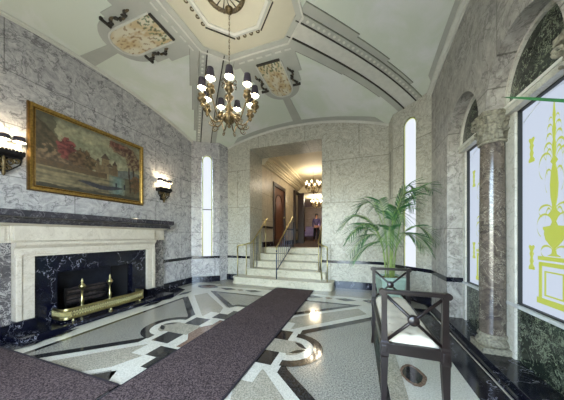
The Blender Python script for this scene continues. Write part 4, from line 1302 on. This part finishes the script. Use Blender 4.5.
# world spot of the pot
PX, PY = .41, 3.44
t = thing('potted_palm', 'tall green palm in a square celadon pot beyond the far end of the bench', 'potted plant', (PX, PY, .009))
mb = MB()
a0 = math.radians(12)
def sq(w, z): return [(w*c*1.0, w*s, z) for c, s in ((1, 1), (-1, 1), (-1, -1), (1, -1))]
R = Matrix.Rotation(a0, 3, 'Z')
rows = [[R @ Vector(p) for p in sq(w, z)] for w, z in ((.095, 0), (.10, .01), (.155, .53), (.165, .54), (.165, .575), (.152, .58), (.145, .55), (.143, .50))]
V = mb.grid(rows, 'celadon', closed_v=True, smooth=False); mb.bm.faces.new(V[0])
mb.build('pot', t)
mb = MB()
rows = []
for i in range(9):
    rows.append([R @ Vector((-.14+.28*i/8, -.14+.28*j/8, .555+.025*noise.noise(Vector((i*.9, j*.9, 1))))) for j in range(9)])
mb.grid(rows, 'soil'); mb.build('soil', t)
# view axes: right = image right, away = from camera
th = math.atan(77/220); RT = Vector((math.cos(th), math.sin(th), 0)); FW = Vector((-math.sin(th), math.cos(th), 0))
stems = []
for k, (dx, dy) in enumerate(((-.05, 0), (-.02, .03), (.02, -.02), (.05, .02), (.0, -.05))):
    mb = MB(); top = (dx*1.7, dy*1.7, .95+.06*(k % 3))
    mb.tube([(dx, dy, .54), (dx*1.2, dy*1.2, .75), top], [.016, .013, .008], 'stem', 8)
    mb.build('stem', t); stems.append(top)
raz = math.atan2(RT.y, RT.x)
FR = [ # azimuth relative to image right (deg), length, rise, droop, stem
    (180, .60, .62, .30, 0), (165, .50, .42, .30, 0), (195, .58, .26, .36, 1), (150, .40, .74, .20, 1), (205, .62, .48, .30, 0), (172, .50, .12, .34, 4),
    (8, .56, .98, .12, 3), (-8, .50, .46, .34, 3), (20, .40, .72, .24, 2), (-30, .42, .34, .36, 3), (5, .46, .20, .30, 2), (95, .35, .80, .20, 1),
    (70, .40, .55, .3, 2), (-90, .28, .62, .3, 4), (-120, .35, .38, .35, 4), (120, .4, .5, .35, 0), (-60, .30, .76, .2, 2), (0, .30, .86, .15, 2)]
for az, L_, ri, dr, st in FR:
    mb = MB(); frond(mb, stems[st], raz+math.radians(az), L_, ri, dr, .19, 17); mb.build('frond', t)
# second palm just right of the camera; only one leaf tip reaches into view
t = thing('potted_palm', 'plant at the far right whose single green leaf tip crosses the window', 'potted plant', (.76, .40, .009))
mb = MB(); mb.lathe([(0, 0), (.13, 0), (.17, .40), (.18, .42), (.16, .42), (.15, .38), (0, .38)], 'celadon', n=28); mb.build('pot', t)
mb = MB(); mb.tube([(0, 0, .38), (.0, 0, .9), (.02, -.02, 1.35)], [.02, .014, .01], 'stem', 8); mb.build('stem', t)
for az in (-160, -130, -100, -70, 200):
    mb = MB(); frond(mb, (.02, -.02, 1.3), math.radians(az), .3, .3, .35, .12, 13); mb.build('frond', t)
# blade from behind the right edge, ending over the window
def cam_pt(px, py, z):  # ray from the eye, used only to size this leaf against the window behind
    u, v = (px-282)/220, (236-py)/220
    return FW*z+RT*(u*z)+Vector((0, 0, 1.15+v*z))
A = [cam_pt(504, 97.5, 1.12), cam_pt(520, 98, 1.10), cam_pt(540, 99.5, 1.07), cam_pt(566, 101, 1.04), cam_pt(600, 106, .98), cam_pt(660, 130, .93), Vector((.78, .38, 1.34))]
mb = MB(); rows = []
for k, p in enumerate(A):
    w_ = [.001, .004, .006, .007, .008, .006, .004][k]
    q = p-Vector(t.location)
    rows.append([q+Vector((.01, 0, w_)), q, q+Vector((-.004, 0, -w_))])
mb.grid(rows, 'leaf'); mb.build('leaf_blade', t)

# ------------------------------------------------------------------ light, camera, world
wd = bpy.data.worlds.new('daylight'); scn.world = wd; wd.use_nodes = True
bg = wd.node_tree.nodes['Background']
sky = wd.node_tree.nodes.new('ShaderNodeTexSky'); sky.sky_type = 'NISHITA'; sky.sun_disc = False; sky.sun_elevation = math.radians(40); sky.air_density = 1
mix = wd.node_tree.nodes.new('ShaderNodeMixRGB'); mix.inputs['Fac'].default_value = .75; mix.inputs['Color2'].default_value = (.5, .5, .48, 1)
wd.node_tree.links.new(sky.outputs[0], mix.inputs['Color1']); wd.node_tree.links.new(mix.outputs[0], bg.inputs['Color'])
bg.inputs['Strength'].default_value = 6.5
# warm lamps of the hall chandeliers are inside them; strong sky through the added opening behind the camera fills from the front

cam = bpy.data.cameras.new('camera'); co = bpy.data.objects.new('camera', cam); COL.objects.link(co)
cam.sensor_width = 36; cam.lens = 220/564*36; cam.shift_y = 36/564; cam.clip_start = .02
co.location = (0, 0, 1.15); co.rotation_euler = (PI/2, 0, th)
scn.camera = co
vs = scn.view_settings
vs.view_transform = 'Standard'; vs.look = 'None'; vs.gamma = 1; vs.use_curve_mapping = False; vs.exposure = 0.88
